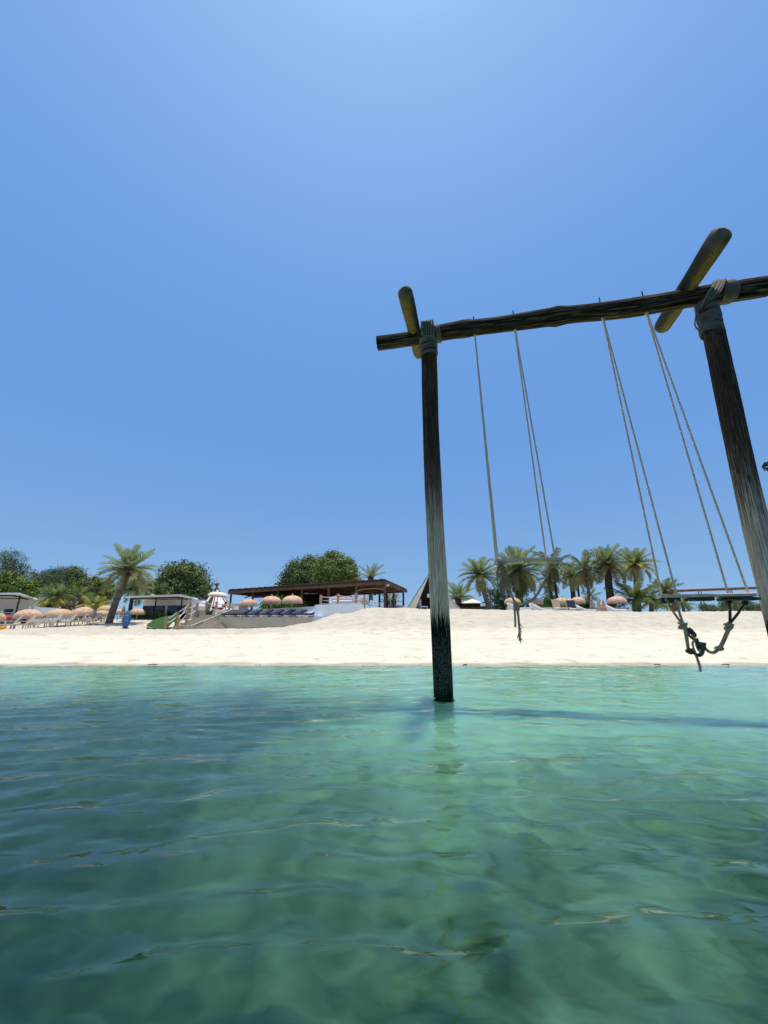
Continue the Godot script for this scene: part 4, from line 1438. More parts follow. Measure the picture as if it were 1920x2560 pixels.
# base and crown given by bearing; crown radius in px of the photograph
func palm(label: String, base_px: float, d: float, top_px: float, top_py: float, r_px: float, n: int, style: int, mats: Array, trunk_r: float, opt := {}) -> void:
	var base := on_ground(base_px, d)
	if opt.has("base_y"): base = P(base_px, opt.base_y, d)
	var top := P(top_px, top_py, d + opt.get("lean", 0.0))
	var o := thing("palm_tree", label, "palm tree", base, 0.0, opt.get("group", "palm trees on the beach"))
	var r := RandomNumberGenerator.new()
	r.seed = int(base_px * 3 + d * 11)
	var tp := top - base
	var bow: float = opt.get("bow", 0.15)
	var c := curve([Vector3(0, -0.4, 0), Vector3(tp.x * (0.33 - bow), tp.y * 0.33, tp.z * 0.3), Vector3(tp.x * (0.66 - bow * 0.6), tp.y * 0.66, tp.z * 0.6), tp], 8)
	var rs := []
	for i in c.size():
		var t := float(i) / (c.size() - 1)
		rs.append(trunk_r * lerpf(1.15, 0.85, t) * (1.0 + 0.07 * (i % 2)) * (1.0 + 0.45 * smoothstep(0.86, 1.0, t) * (1.0 if style == 0 else 0.2)))
	obj("trunk", tube(c, rs, 10, true, trunk_r * 0.12), opt.get("bark", M.bark), o)
	var R := r_px * d / FOCAL * 1.02 / sqrt(1.0 + pow((top_px - 960.0) / FOCAL, 2.0)) * 1.06
	if style == 0:
		obj("crown_base", ball(tp + Vector3(0, R * 0.02, 0), Vector3(trunk_r * 1.6, trunk_r * 2.2, trunk_r * 1.6), 0.5), M.barkdark, o)
	var lowest: float = opt.get("lowest", -40.0)
	n = int(n * 1.05)
	for i in n:
		var t := (i + 0.5) / n
		var el := lerpf(82.0, lowest, pow(t, 0.85)) + r.randf_range(-6, 6)
		var az := i * 2.39996 + r.randf_range(-0.25, 0.25)
		var level := clampi(int((70.0 - el) / 38.0) , 0, 3)
		if opt.has("stiff"): level = maxi(0, level - 1)
		var m: Material = mats[mini(int(t * mats.size() + r.randf() * 0.5), mats.size() - 1)]
		var f := obj("frond", frond(style, level, r.randi() % 2), m, o)
		var len := R * r.randf_range(0.95, 1.18) * (0.85 if el > 65 else 1.0)
		f.position = tp + Vector3(0, R * 0.03, 0)
		f.basis = Basis(Vector3.UP, az) * Basis(Vector3.BACK, deg_to_rad(el)) * Basis(Vector3.RIGHT, r.randf_range(-0.4, 0.4)).scaled(Vector3.ONE)
		f.scale = Vector3.ONE * len
	for i in int(opt.get("dead", 0)):
		var f := obj("dead_frond", frond(0, 2, i % 2), M.dead, o)
		f.position = tp
		f.basis = Basis(Vector3.UP, i * 1.9 + 0.5) * Basis(Vector3.BACK, deg_to_rad(-45.0 - 12.0 * (i % 3)))
		f.scale = Vector3.ONE * R * 0.75

func frond_mat(c: Color) -> StandardMaterial3D:
	var m := mat(c.linear_to_srgb(), 0.75, 0.12)
	m.backlight_enabled = true
	m.backlight = Color(0.55, 0.6, 0.4)
	return m

func make_trees() -> void:
	M.leaf = vcol(0.7, Color(0.35, 0.35, 0.35))
	M.date = frond_mat(Color(0.115, 0.142, 0.070))
	M.date2 = frond_mat(Color(0.092, 0.120, 0.052))
	M.olive = frond_mat(Color(0.078, 0.105, 0.026))
	M.green = frond_mat(Color(0.042, 0.075, 0.018))
	M.darkgreen = frond_mat(Color(0.026, 0.040, 0.015))
	M.yellow = frond_mat(Color(0.38, 0.32, 0.055))
	M.straw = frond_mat(Color(0.20, 0.155, 0.07))
	M.dead = frond_mat(Color(0.13, 0.085, 0.055))
	var dk := Color(0.040, 0.058, 0.020)
	var lt := Color(0.135, 0.165, 0.055)
	var cdk := Color(0.028, 0.046, 0.020)
	var clt := Color(0.088, 0.120, 0.048)
	# left
	broad_tree("casuarina_tree", "tall feathery dark tree at the left edge of the picture", 8, 52, [[10, 1400, 26, 1.1], [35, 1408, 22, 1.1], [58, 1432, 18, 1.1], [20, 1440, 36, 1.0], [55, 1462, 24, 1.0], [5, 1470, 40, 1.0]], 7000, 0.42, cdk, clt, 0.35)
	broad_tree("broad_tree", "low bright green bush tree below the feathery tree", 25, 44, [[12, 1452, 24], [38, 1470, 26], [70, 1474, 22], [0, 1478, 22]], 5000, 0.34, Color(0.03, 0.055, 0.012), Color(0.12, 0.16, 0.03))
	broad_tree("casuarina_tree", "feathery tree behind the left coconut palm", 115, 56, [[105, 1447, 22], [130, 1436, 20], [152, 1428, 14], [90, 1462, 24], [145, 1450, 26], [120, 1468, 34]], 6000, 0.40, cdk, clt, 0.45)
	broad_tree("broad_tree", "small round dark tree rising behind the left coconut palm", 188, 55, [[185, 1430, 17, 1.0], [200, 1442, 12], [176, 1442, 14], [190, 1455, 20], [190, 1478, 26]], 4500, 0.36, dk, lt)
	broad_tree("broad_tree", "dark round tree left of the leaning date palm", 245, 50, [[232, 1460, 17, 0.9], [262, 1462, 17, 0.9], [248, 1472, 26], [222, 1480, 16], [275, 1476, 14], [248, 1495, 26]], 5500, 0.36, dk, lt)
	palm("full green coconut palm with yellowing lower leaves above the left loungers", 140, 36, 140, 1496, 48, 34, 1, [M.olive, M.olive, M.date2, M.yellow, M.yellow], 0.2, {"lowest": -28.0})
	palm("olive coconut palm just left of the leaning date palm", 205, 38, 200, 1490, 36, 24, 1, [M.olive, M.olive, M.date2, M.straw], 0.18, {"lowest": -30.0})
	palm("low yellow-leaved palm behind the left parasols", 236, 34, 236, 1516, 38, 22, 1, [M.olive, M.yellow, M.yellow, M.yellow], 0.16, {"lowest": -20.0})
	palm("tall leaning date palm with thick bare trunk left of the pavilion", 270, 27.0, 322, 1428, 74, 38, 0, [M.date2, M.date, M.date, M.date, M.straw], 0.19, {"lowest": -26.0, "dead": 3, "bow": 0.05})
	palm("shorter grey date palm behind the leaning one", 322, 37.0, 332, 1476, 52, 40, 0, [M.date2, M.date, M.date, M.date], 0.16, {"lowest": -28.0, "bark": M.barkdark, "bow": 0.0})
	broad_tree("broad_tree", "large round dark green tree behind the white pavilion", 460, 46, [[455, 1425, 26, 0.9], [430, 1436, 26], [482, 1434, 26], [500, 1460, 26], [415, 1462, 24], [458, 1455, 46, 0.9], [440, 1482, 40, 0.8], [490, 1484, 36, 0.8], [398, 1478, 20]], 14000, 0.36, dk, lt)
	broad_tree("broad_tree", "thin pale tree between the date palms and the big round tree", 385, 50, [[375, 1468, 16], [396, 1462, 14], [380, 1485, 20]], 2200, 0.36, Color(0.05, 0.065, 0.03), Color(0.12, 0.14, 0.07))
	# behind the pergola
	broad_tree("broad_tree", "big wide dark tree behind the left half of the pergola", 760, 52, [[775, 1415, 24, 0.9], [745, 1425, 26], [800, 1412, 24, 0.9], [725, 1446, 20], [770, 1440, 42], [735, 1462, 30, 0.8], [712, 1462, 14], [705, 1470, 12]], 11000, 0.38, dk, Color(0.12, 0.155, 0.062))
	broad_tree("broad_tree", "brighter green round tree behind the middle of the pergola", 838, 47, [[832, 1396, 18, 0.9], [862, 1408, 18, 0.9], [815, 1420, 24], [850, 1428, 36], [868, 1445, 24], [820, 1450, 30], [885, 1452, 12]], 11000, 0.36, Color(0.05, 0.072, 0.020), Color(0.16, 0.20, 0.055))
	palm("dry brown-green palm poking above the pergola roof", 927, 42, 927, 1447, 40, 13, 0, [M.dead, M.green, M.dead], 0.2, {"lowest": 5.0, "stiff": 1, "bark": M.date2, "base_y": 1505})
	palm("low palm showing behind the right end of the pergola", 968, 45, 968, 1507, 26, 16, 0, [M.green, M.olive], 0.2, {"lowest": 0.0})
	palm("small low palm behind the right half of the pergola", 990, 44, 984, 1505, 20, 14, 0, [M.darkgreen, M.green], 0.2, {"lowest": 5.0})
	# right of the near post
	palm("low grey palm between the pyramid tent and the leaning palm", 1146, 42, 1146, 1500, 42, 26, 0, [M.date2, M.date, M.date], 0.22, {"lowest": 0.0})
	palm("leaning date palm with swollen neck right of the pyramid tent", 1230, 33, 1199, 1440, 50, 40, 0, [M.olive, M.date2, M.olive, M.straw], 0.20, {"lowest": -28.0, "dead": 3, "bow": -0.12})
	palm("large dense date palm behind the higher swing seat", 1302, 37, 1294, 1428, 66, 58, 0, [M.green, M.olive, M.olive, M.straw, M.date2], 0.30, {"lowest": -62.0, "dead": 4, "bow": 0.0})
	palm("dark ragged palm on a thin leaning trunk right of the higher swing seat", 1397, 40, 1382, 1412, 50, 18, 1, [M.darkgreen, M.darkgreen, M.green, M.dead], 0.13, {"lowest": -45.0, "dead": 3, "bow": 0.1, "bark": M.barkdark})
	palm("short dark palm under the ragged one", 1385, 41, 1372, 1450, 40, 22, 0, [M.darkgreen, M.green, M.olive], 0.15, {"lowest": -55.0, "dead": 2, "bark": M.barkdark})
	palm("olive palm with bushy crown on a dark trunk in mid row", 1438, 42, 1428, 1440, 42, 30, 0, [M.olive, M.olive, M.straw], 0.24, {"lowest": -35.0, "dead": 2, "bark": M.barkdark, "bow": 0.0})
	palm("small palm with thin trunk beside the bushy olive palm", 1452, 44, 1444, 1456, 30, 14, 1, [M.green, M.darkgreen], 0.12, {"lowest": -30.0, "bark": M.barkdark})
	palm("slender palm on a curved thin trunk left of the thickest trunk", 1480, 36, 1462, 1424, 50, 22, 1, [M.green, M.olive, M.green, M.straw], 0.13, {"lowest": -50.0, "bow": 0.12})
	palm("tall dense palm with the thickest ringed trunk in the right row", 1530, 35, 1517, 1412, 58, 52, 0, [M.green, M.green, M.olive, M.straw, M.straw], 0.30, {"lowest": -38.0, "dead": 3, "bow": 0.0, "bark": M.barkdark})
	palm("golden-fringed palm at the right end of the tall row", 1596, 38, 1588, 1414, 54, 48, 0, [M.olive, M.olive, M.straw, M.yellow, M.straw], 0.24, {"lowest": -30.0, "dead": 3, "bow": 0.0})
	palm("short bright coconut palm before the golden-fringed palm", 1590, 34, 1587, 1500, 62, 20, 1, [M.green, M.olive, M.olive, M.olive], 0.22, {"lowest": -5.0, "bark": M.barkdark, "bow": 0.0})
	palm("low coconut palm with yellow hanging leaves beside the lower swing seat", 1628, 34, 1629, 1510, 46, 14, 1, [M.olive, M.olive, M.yellow], 0.16, {"lowest": 0.0, "bow": 0.0})
	palm("olive palm behind the left end of the lower swing seat", 1690, 36, 1664, 1478, 44, 24, 1, [M.olive, M.olive, M.green], 0.3, {"lowest": -25.0, "bark": M.barkdark, "bow": 0.2})
	palm("low feathery palm under the lower swing seat", 1712, 40, 1706, 1512, 30, 16, 1, [M.olive, M.date2], 0.15, {"lowest": -10.0})
	palm("small pale palm behind the curved slender trunk", 1474, 46, 1475, 1496, 26, 14, 1, [M.date2, M.olive], 0.12, {"lowest": -10.0})
	# shrubs and hedges
	var hedges := [
		["bushy dark shrub behind the leaning date palm on the right", 1252, 38, [[1236, 1490, 16], [1246, 1472, 14], [1262, 1500, 22], [1275, 1512, 18], [1240, 1515, 22], [1225, 1480, 10]], 5000, dk, Color(0.060, 0.085, 0.025)],
		["trimmed green hedge between the first two right-hand parasols", 1370, 39, [[1325, 1508, 12], [1345, 1514, 16], [1372, 1498, 14], [1392, 1508, 16], [1360, 1518, 16], [1405, 1518, 14]], 5000, Color(0.02, 0.04, 0.008), Color(0.075, 0.13, 0.018)],
		["trimmed green hedge behind the right-hand daybed", 1450, 37, [[1430, 1518, 12], [1448, 1516, 13], [1464, 1517, 13], [1476, 1520, 10]], 3500, Color(0.02, 0.045, 0.008), Color(0.075, 0.14, 0.018)],
		["sunlit yellow-green hedge under the left half of the pergola", 710, 29.6, [[668, 1513, 13], [690, 1508, 16], [712, 1511, 16], [735, 1510, 16], [752, 1514, 12]], 5000, Color(0.03, 0.06, 0.008), Color(0.16, 0.22, 0.03)],
		["green shrub beside the left white parasols and blue board", 350, 33.5, [[338, 1538, 8], [350, 1537, 9], [360, 1540, 7]], 1200, Color(0.03, 0.06, 0.01), Color(0.11, 0.16, 0.03)],
		["low green shrub against the dark pavilion windows", 395, 33.0, [[388, 1539, 6], [398, 1538, 7], [404, 1540, 5]], 900, Color(0.03, 0.06, 0.01), Color(0.11, 0.16, 0.03)],
		["dry brown thatch of old leaves under the left coconut palm", 165, 36, [[150, 1518, 12, 0.5], [172, 1517, 14, 0.5], [128, 1518, 10, 0.5]], 1500, Color(0.05, 0.035, 0.02), Color(0.16, 0.11, 0.06)],
		["dense shrubs behind the closed striped parasols", 1700, 48, [[1690, 1516, 9], [1720, 1518, 8], [1665, 1512, 14], [1640, 1514, 12]], 2000, dk, lt],
	]
	for h in hedges:
		var base := on_ground(h[1], h[2])
		var o := thing("shrub", h[0], "shrub", base)
		var list := []
		for b in h[3]:
			var rad: float = b[2] * h[2] / FOCAL * 1.02
			list.append([P(b[0], b[1], h[2]) - base, Vector3(rad, rad * (b[3] if b.size() > 3 else 0.9), rad)])
		for b in list: obj("stem", tube([Vector3(b[0].x, -0.2, b[0].z), b[0]], 0.03, 5), M.barkdark, o)
		obj("leaves", leaf_mass(int(h[1]), list, int(h[4] * 1.3), 0.15, h[5], h[6]), M.leaf, o)
	# far trees at the right
	var fars := [["far pale tree behind the second swing frame, left one of the pair", 1762, 62, [[1760, 1518, 9], [1766, 1524, 8]], 900], ["far small round tree, right one of the pair behind the second swing", 1782, 64, [[1780, 1521, 7], [1783, 1527, 6]], 700], ["far wispy tall tree left of the distant hedge line", 1816, 66, [[1812, 1508, 11], [1820, 1518, 13], [1806, 1524, 8], [1828, 1510, 9]], 1600], ["far dark green tree clump in the middle of the distant hedge line", 1862, 62, [[1850, 1512, 13], [1868, 1514, 14], [1880, 1518, 11], [1842, 1520, 12]], 2200], ["far low tree at the right end of the distant hedge line", 1905, 62, [[1896, 1519, 9], [1912, 1520, 9], [1930, 1518, 10]], 1500]]
	for f in fars:
		broad_tree("far_tree", f[0], f[1], f[2], f[3], f[4], 0.34, Color(0.045, 0.065, 0.035), Color(0.12, 0.145, 0.075), 0.8, "far trees beyond the sand bank")

# ---------------------------------------------------------------- parasols, loungers and the rest
func canopy(rad: float, rise: float, ribs: int, scallop: float) -> ArrayMesh:
	var st := st_new()
	st.set_smooth_group(0)
	var rows := 6
	var seg := ribs * 4
	var g := []
	for i in rows + 1:
		var t := float(i) / rows
		var row := PackedVector3Array()
		for k in seg:
			var a := TAU * k / seg
			var f := absf(fmod(float(k) / 4.0, 1.0) - 0.5) * 2.0          # 1 at a rib, 0 half way
			var rr := rad * sin(t * PI * 0.5) * (1.0 - 0.05 * (1.0 - f) * t)
			var y := rise * cos(t * PI * 0.5) - 0.05 * rad * (1.0 - f) * sin(t * PI) * 0.5
			row.append(Vector3(cos(a) * rr, y, sin(a) * rr))
		g.append(row)
	for i in rows:
		for k in seg:
			var k2 := (k + 1) % seg
			quad_n(st, g[i][k], g[i][k2], g[i + 1][k2], g[i + 1][k], (g[i][k] + g[i + 1][k2]) + Vector3(0, rad * 0.4, 0))
	return done(st)

func fringe(rad: float, drop: float, ribs: int) -> ArrayMesh:
	var st := st_new()
	st.set_smooth_group(-1)
	var seg := ribs * 8
	for k in seg:
		var q := []
		for kk in [k, k + 1]:
			var a = TAU * kk / seg
			var f := absf(fmod(float(kk) / 8.0, 1.0) - 0.5) * 2.0
			var rr := rad * (1.0 - 0.05 * (1.0 - f))
			var dd := drop * (0.75 + 0.25 * sin(kk * 1.9) + 0.15 * cos(kk * 4.3))
			q.append(Vector3(cos(a) * rr, 0.005, sin(a) * rr))
			q.append(Vector3(cos(a) * rr * 1.02, -dd, sin(a) * rr * 1.02))
		quad_n(st, q[0], q[2], q[3], q[1], q[0] * Vector3(1, 0, 1))
	return done(st)

func parasol(label: String, px: float, py_top: float, py_rim: float, w_px: float, d: float, kind: String, on_y := -99.0, lean := 0.0, group := "open fringed beach parasols") -> void:
	var g := on_ground(px, d) if on_y < -50.0 else at_y(px, on_y, d)
	var rad := w_px * 0.5 * d / FOCAL * 1.02 / sqrt(1.0 + pow((px - 960.0) / FOCAL, 2.0))
	var top := P(px, py_top, d).y - g.y
	var rim := P(px, py_rim, d).y - g.y
	var rise := maxf(0.12, top - rim)
	var o := thing("parasol", label, "parasol", g, 0.0, group)
	var r := RandomNumberGenerator.new()
	r.seed = int(px * 5)
	o.rotation = Vector3(0, r.randf() * 6.0, 0)
	obj("pole", tube([Vector3(0, -0.2, 0), Vector3(lean * 0.5, top * 0.5, 0), Vector3(lean, top - 0.03, 0)], 0.028, 8), M.whitepole, o)
	var tilt := r.randf_range(-0.07, 0.07)
	var c := obj("canopy", canopy(rad, rise, 8, 0.0), M["canopy_" + kind], o)
	c.position = Vector3(lean, rim, 0)
	c.rotation = Vector3(tilt, 0, tilt * 0.7)
	var f := obj("fringe", fringe(rad, 0.16 if kind != "white" else 0.05, 8), M["fringe_" + kind], c)
	f.position = Vector3.ZERO
	for k in 8:
		var a := TAU * (k + 0.0) / 8.0
		obj("rib", tube([Vector3(0, rise * 0.85, 0), Vector3(cos(a) * rad * 0.55, rise * 0.70, sin(a) * rad * 0.55), Vector3(cos(a) * rad * 0.95, 0.03, sin(a) * rad * 0.95)], 0.010, 4), M.whitepole, c)
	obj("finial", ball(Vector3(0, rise + 0.05, 0), Vector3(0.035, 0.07, 0.035)), M.whitepole, c)

func closed_parasol(label: String, px: float, py_top: float, py_low: float, d: float, striped: bool) -> void:
	var g := on_ground(px, d)
	var top := P(px, py_top, d).y - g.y
	var low := P(px, py_low, d).y - g.y
	var o := thing("closed_parasol", label, "parasol", g, 0.0, "closed fringed parasols")
	obj("pole", tube([Vector3(0, -0.2, 0), Vector3(0, top, 0)], 0.026, 8), M.whitepole, o)
	var st := st_new()
	st.set_smooth_group(0)
	var seg := 24
	var rows := 14
	var g2 := []
	for i in rows + 1:
		var t := float(i) / rows
		var row := PackedVector3Array()
		for k in seg:
			var a := TAU * k / seg
			var rr := (0.03 + 0.15 * pow(t, 0.8)) * (1.0 + 0.28 * sin(a * 6.0 + t * 2.0)) * (1.0 + 0.12 * sin(t * 20.0))
			row.append(Vector3(cos(a) * rr, lerpf(top - 0.02, low, t) - 0.03 * sin(a * 6.0) * t, sin(a) * rr))
		g2.append(row)
	for i in rows:
		for k in seg:
			var k2 := (k + 1) % seg
			quad_n(st, g2[i][k], g2[i][k2], g2[i + 1][k2], g2[i + 1][k], (g2[i][k] + g2[i + 1][k2]) * Vector3(1, 0, 1))
	obj("folded_canopy", done(st), M.canopy_tan if not striped else M.canopy_striped, o)
	for i in 4:
		var f := 0.28 + 0.22 * i
		var y := lerpf(top, low, f)
		var fr := obj("fringe", fringe(0.06 + 0.14 * f, 0.12, 4), M.fringe_tan if i % 2 else M.fringe_pink, o)
		fr.position = Vector3(0, y, 0)
	obj("finial", ball(Vector3(0, top + 0.05, 0), Vector3(0.03, 0.07, 0.03)), M.whitepole, o)
	obj("foot", tube([Vector3(0, -0.02, 0), Vector3(0, 0.05, 0)], 0.16, 12), M.greyfabric, o)

func make_sling_lounger() -> Node3D:
	# foot towards +z, head towards -z
	var o := thing("sling_lounger", "beige sling sun lounger", "sun lounger")
	for x in [-0.33, 0.33]:
		obj("side_rail", box_at(Vector3(x, 0.30, 0.25), Vector3(0.05, 0.06, 1.35)), M.loungerframe, o)
		for z in [-0.35, 0.85]: obj("leg", box_at(Vector3(x, 0.13, z), Vector3(0.055, 0.30, 0.055)), M.loungerframe, o)
		var b := obj("back_rail", box_at(Vector3(0, 0.36, 0), Vector3(0.045, 0.78, 0.05)), M.loungerframe, o)
		b.position = Vector3(x, 0.30, -0.40)
		b.rotation.x = -0.62
		obj("arm", box_at(Vector3(x * 1.08, 0.52, -0.25), Vector3(0.06, 0.035, 0.5)), M.loungerframe, o)
		obj("arm_post", box_at(Vector3(x * 1.08, 0.41, -0.02), Vector3(0.045, 0.2, 0.045)), M.loungerframe, o)
	obj("seat", box_at(Vector3(0, 0.325, 0.25), Vector3(0.60, 0.025, 1.28)), M.sling, o)
	var bk := obj("backrest", box_at(Vector3(0, 0.37, 0.012), Vector3(0.60, 0.74, 0.02)), M.sling, o)
	bk.position = Vector3(0, 0.30, -0.40)
	bk.rotation.x = -0.62
	obj("end_bar", box_at(Vector3(0, 0.30, 0.94), Vector3(0.71, 0.06, 0.05)), M.loungerframe, o)
	return o

func make_navy_lounger() -> Node3D:
	var o := thing("cushioned_lounger", "navy cushioned sun lounger", "sun lounger")
	for x in [-0.30, 0.30]:
		obj("side_rail", box_at(Vector3(x, 0.19, 0.0), Vector3(0.05, 0.06, 1.9)), M.whiteplastic, o)
		for z in [-0.6, 0.72]: obj("leg", box_at(Vector3(x, 0.08, z), Vector3(0.05, 0.18, 0.07)), M.whiteplastic, o)
	obj("cushion", plank(Vector3(0, 0.275, 0.33), Vector3(1.28, 0.11, 0.62), 0.03, PI / 2), M.navy, o)
	var b := obj("back_cushion", plank(Vector3(0, 0.03, -0.36), Vector3(0.74, 0.11, 0.62), 0.03, PI / 2), M.navy, o)
	b.position = Vector3(0, 0.255, -0.31)
	b.rotation.x = 0.42
	var s := obj("back_frame", box_at(Vector3(0, -0.045, -0.36), Vector3(0.6, 0.03, 0.74)), M.whiteplastic, o)
	s.position = Vector3(0, 0.255, -0.31)
	s.rotation.x = 0.42
	return o

func make_daybed(pad: Material) -> Node3D:
	# white boat-shaped daybed, its high prow at -x
	var o := thing("daybed", "white boat-shaped daybed", "daybed")
	var st := st_new()
	st.set_smooth_group(0)
	var n := 16
	var rows := []
	for i in n + 1:
		var t := float(i) / n
		var x := lerpf(-1.0, 1.0, t)
		var top := 0.34 + 0.46 * pow(clampf(1.0 - t / 0.42, 0.0, 1.0), 1.3)
		var w := 0.40 * pow(sin(PI * clampf(0.12 + 0.80 * t, 0.0, 1.0)), 0.45)
		var low := 0.03 + 0.30 * pow(clampf(1.0 - t / 0.40, 0.0, 1.0), 1.6)
		var xx := x + (-0.10 * clampf(1.0 - t / 0.3, 0.0, 1.0))
		rows.append([Vector3(xx, low, -w * 0.72), Vector3(xx, top, -w), Vector3(xx, top, w), Vector3(xx, low, w * 0.72)])
	for i in n:
		var a: Array = rows[i]
		var b: Array = rows[i + 1]
		quad_n(st, a[2], b[2], b[3], a[3], Vector3(0, 0, 1))
		quad_n(st, a[1], b[1], b[0], a[0], Vector3(0, 0, -1))
		quad_n(st, a[0], b[0], b[3], a[3], Vector3.DOWN)
		quad_n(st, a[1], b[1], b[2], a[2], Vector3.UP)
	for e in [0, n]:
		quad_n(st, rows[e][0], rows[e][1], rows[e][2], rows[e][3], Vector3(-1.0 if e == 0 else 1.0, 0, 0))
	obj("hull", done(st), M.whiteplastic, o)
	obj("mattress", plank(Vector3(0.34, 0.385, 0), Vector3(1.15, 0.09, 0.66), 0.03), pad, o)
	obj("rear_leg", box_at(Vector3(1.05, 0.22, 0.26), Vector3(0.06, 0.44, 0.06)), M.whiteplastic, o)
	obj("rear_leg", box_at(Vector3(1.05, 0.22, -0.26), Vector3(0.06, 0.44, 0.06)), M.whiteplastic, o)
	obj("rear_bar", box_at(Vector3(1.05, 0.46, 0), Vector3(0.07, 0.05, 0.6)), M.whiteplastic, o)
	return o

func cloth_pattern(a: Array, sd: int) -> StandardMaterial3D:
	var m := mottled(a, 0.95, 1.3, 0.022, sd)
	m.backlight_enabled = true
	m.backlight = Color(0.25, 0.25, 0.25)
	return m

func make_beach_things() -> void:
	M.whitepole = mat(lin(0.66, 0.64, 0.58), 0.6)
	M.canopy_tan = cloth_pattern([lin(0.50, 0.36, 0.19), lin(0.62, 0.46, 0.28), lin(0.46, 0.26, 0.17), lin(0.62, 0.48, 0.30)], 81)
	M.canopy_pink = cloth_pattern([lin(0.62, 0.41, 0.27), lin(0.70, 0.53, 0.37), lin(0.50, 0.26, 0.17), lin(0.72, 0.55, 0.38)], 82)
	M.canopy_white = mat(lin(0.72, 0.67, 0.56), 0.95)
	M.canopy_striped = mottled([lin(0.42, 0.21, 0.16), lin(0.56, 0.42, 0.30), lin(0.40, 0.20, 0.15), lin(0.54, 0.40, 0.28)], 0.95, 0.5, 0.03, 83)
	M.fringe_tan = cloth_pattern([lin(0.50, 0.36, 0.22), lin(0.64, 0.50, 0.34)], 84)
	M.fringe_pink = cloth_pattern([lin(0.44, 0.27, 0.19), lin(0.60, 0.44, 0.34)], 85)
	M.fringe_white = M.canopy_white
	M.loungerframe = mat(lin(0.72, 0.64, 0.50), 0.7)
	M.sling = mottled([lin(0.40, 0.285, 0.18), lin(0.50, 0.37, 0.245)], 0.9, 0.6, 0.03, 86)
	# left parasols
	parasol("pale pink parasol, nearest to the left edge of the left group", 63, 1523, 1542, 73, 24.0, "pink")
	parasol("tan parasol second from the left edge over the beige loungers", 141, 1522, 1539, 74, 25.0, "tan")
	parasol("rosy parasol third from the left edge over the beige loungers", 205, 1517, 1537, 64, 26.5, "pink")
	parasol("tan parasol partly behind the leaning date palm trunk", 260, 1514, 1527, 46, 30.0, "tan")
	parasol("small tan parasol lower down left of the date palm trunk", 252, 1526, 1536, 40, 29.0, "tan")
	parasol("tan parasol cut by the left edge of the picture", -8, 1533, 1549, 34, 22.5, "tan")
	parasol("pink parasol peeping right of the leaning date palm trunk", 292, 1522, 1532, 28, 31.0, "pink")
	parasol("pink parasol standing alone right of the blue surfboard sign", 341, 1521, 1532, 41, 31.5, "pink")
	parasol("tan parasol far behind the first two left ones", 175, 1530, 1540, 36, 29.5, "tan")
	closed_parasol("closed brown-striped parasol behind the blue surfboard sign", 304, 1514, 1541, 29.0, true)
	# terrace parasols
	parasol("straw-coloured parasol above the left end of the navy loungers", 617.5, 1498, 1511, 46, 25.6, "tan", 0.9)
	parasol("pink parasol above the middle of the navy loungers", 675, 1490, 1504, 48, 25.4, "pink", 0.9)
	parasol("pink parasol above the right end of the navy loungers", 728, 1488.5, 1504, 50, 25.2, "pink", 0.9)
	parasol("plain white parasol in front of the pointed tent", 540, 1480, 1489, 50, 26.0, "white", 1.36, 0.0, "")
	# right parasols
	parasol("tan parasol behind the rope loop of the higher swing", 1284, 1494, 1506, 42, 34.0, "tan")
	parasol("pink parasol standing alone beside the trimmed hedge", 1343, 1495, 1508, 35, 36.0, "pink")
	parasol("tan-pink parasol above the beige reclining chair", 1408, 1494, 1506, 42, 33.0, "tan")
	parasol("pink parasol just behind the tan-pink one", 1425, 1497, 1508, 36, 36.0, "pink")
	parasol("rosy striped parasol above the right-hand daybed", 1449, 1492, 1505, 38, 33.0, "pink")
	parasol("tan parasol beside the thickest palm trunk", 1547, 1491, 1504, 50, 31.0, "pink")
	closed_parasol("closed tan parasol between the beige and the navy chair", 1420, 1500, 1531, 30.5, false)
	closed_parasol("closed pink-striped parasol, leftmost of the three by the daybed", 1483, 1494, 1527, 31.0, true)
	closed_parasol("closed parasol in the middle of the three by the daybed", 1500, 1499, 1527, 29.6, false)
	closed_parasol("closed parasol rightmost of the three by the daybed", 1512, 1500, 1528, 28.4, true)
	# beige sling loungers on the left
	var g1 := "beige sling loungers of the left group"
	var sling := make_sling_lounger()
	var spots := [[8, 21.8, "beige sling lounger cut by the left edge of the picture"], [42, 22.3, "beige sling lounger right of the orange float, front row"], [76, 22.8, "beige sling lounger in front of the pink parasol's right side, front row"], [112, 23.4, "beige sling lounger in the middle of the front row, left of the tan parasol pole"], [150, 24.0, "beige sling lounger in the front row beside the tan parasol pole"], [180, 24.6, "beige sling lounger last but one at the right of the front row"], [214, 25.2, "beige sling lounger at the right end of the front row"],
		[70, 25.2, "beige sling lounger behind the first two of the front row"], [118, 26.4, "beige sling lounger behind the middle of the front row"], [158, 27.2, "beige sling lounger behind the second tan parasol"], [206, 28.0, "beige sling lounger under the rosy parasol, back row"], [244, 28.4, "beige sling lounger next to the leaning palm trunk"]]
	for i in spots.size():
		var s: Array = spots[i]
		var at := on_ground(s[0], s[1]) + Vector3(0, 0.0, 0)
		if i == 0:
			sling.position = at
			sling.rotation.y = -0.75
			sling.scale = Vector3.ONE * 0.82
			sling.set_meta("label", s[2])
			sling.set_meta("group", g1)
		else:
			copy(sling, at, -0.75 + 0.15 * sin(i * 2.3), s[2], g1).scale = Vector3.ONE * 0.82
	# navy loungers
	var g2 := "navy loungers on the grey terrace"
	var navy := make_navy_lounger()
	var names := ["navy lounger at the left end of the terrace row", "navy lounger second from the left on the terrace", "navy lounger third from the left on the terrace", "navy lounger in the middle of the terrace row", "navy lounger third from the right on the terrace", "navy lounger second from the right on the terrace"]
	var at_px := [590, 619, 646, 674, 703, 732]
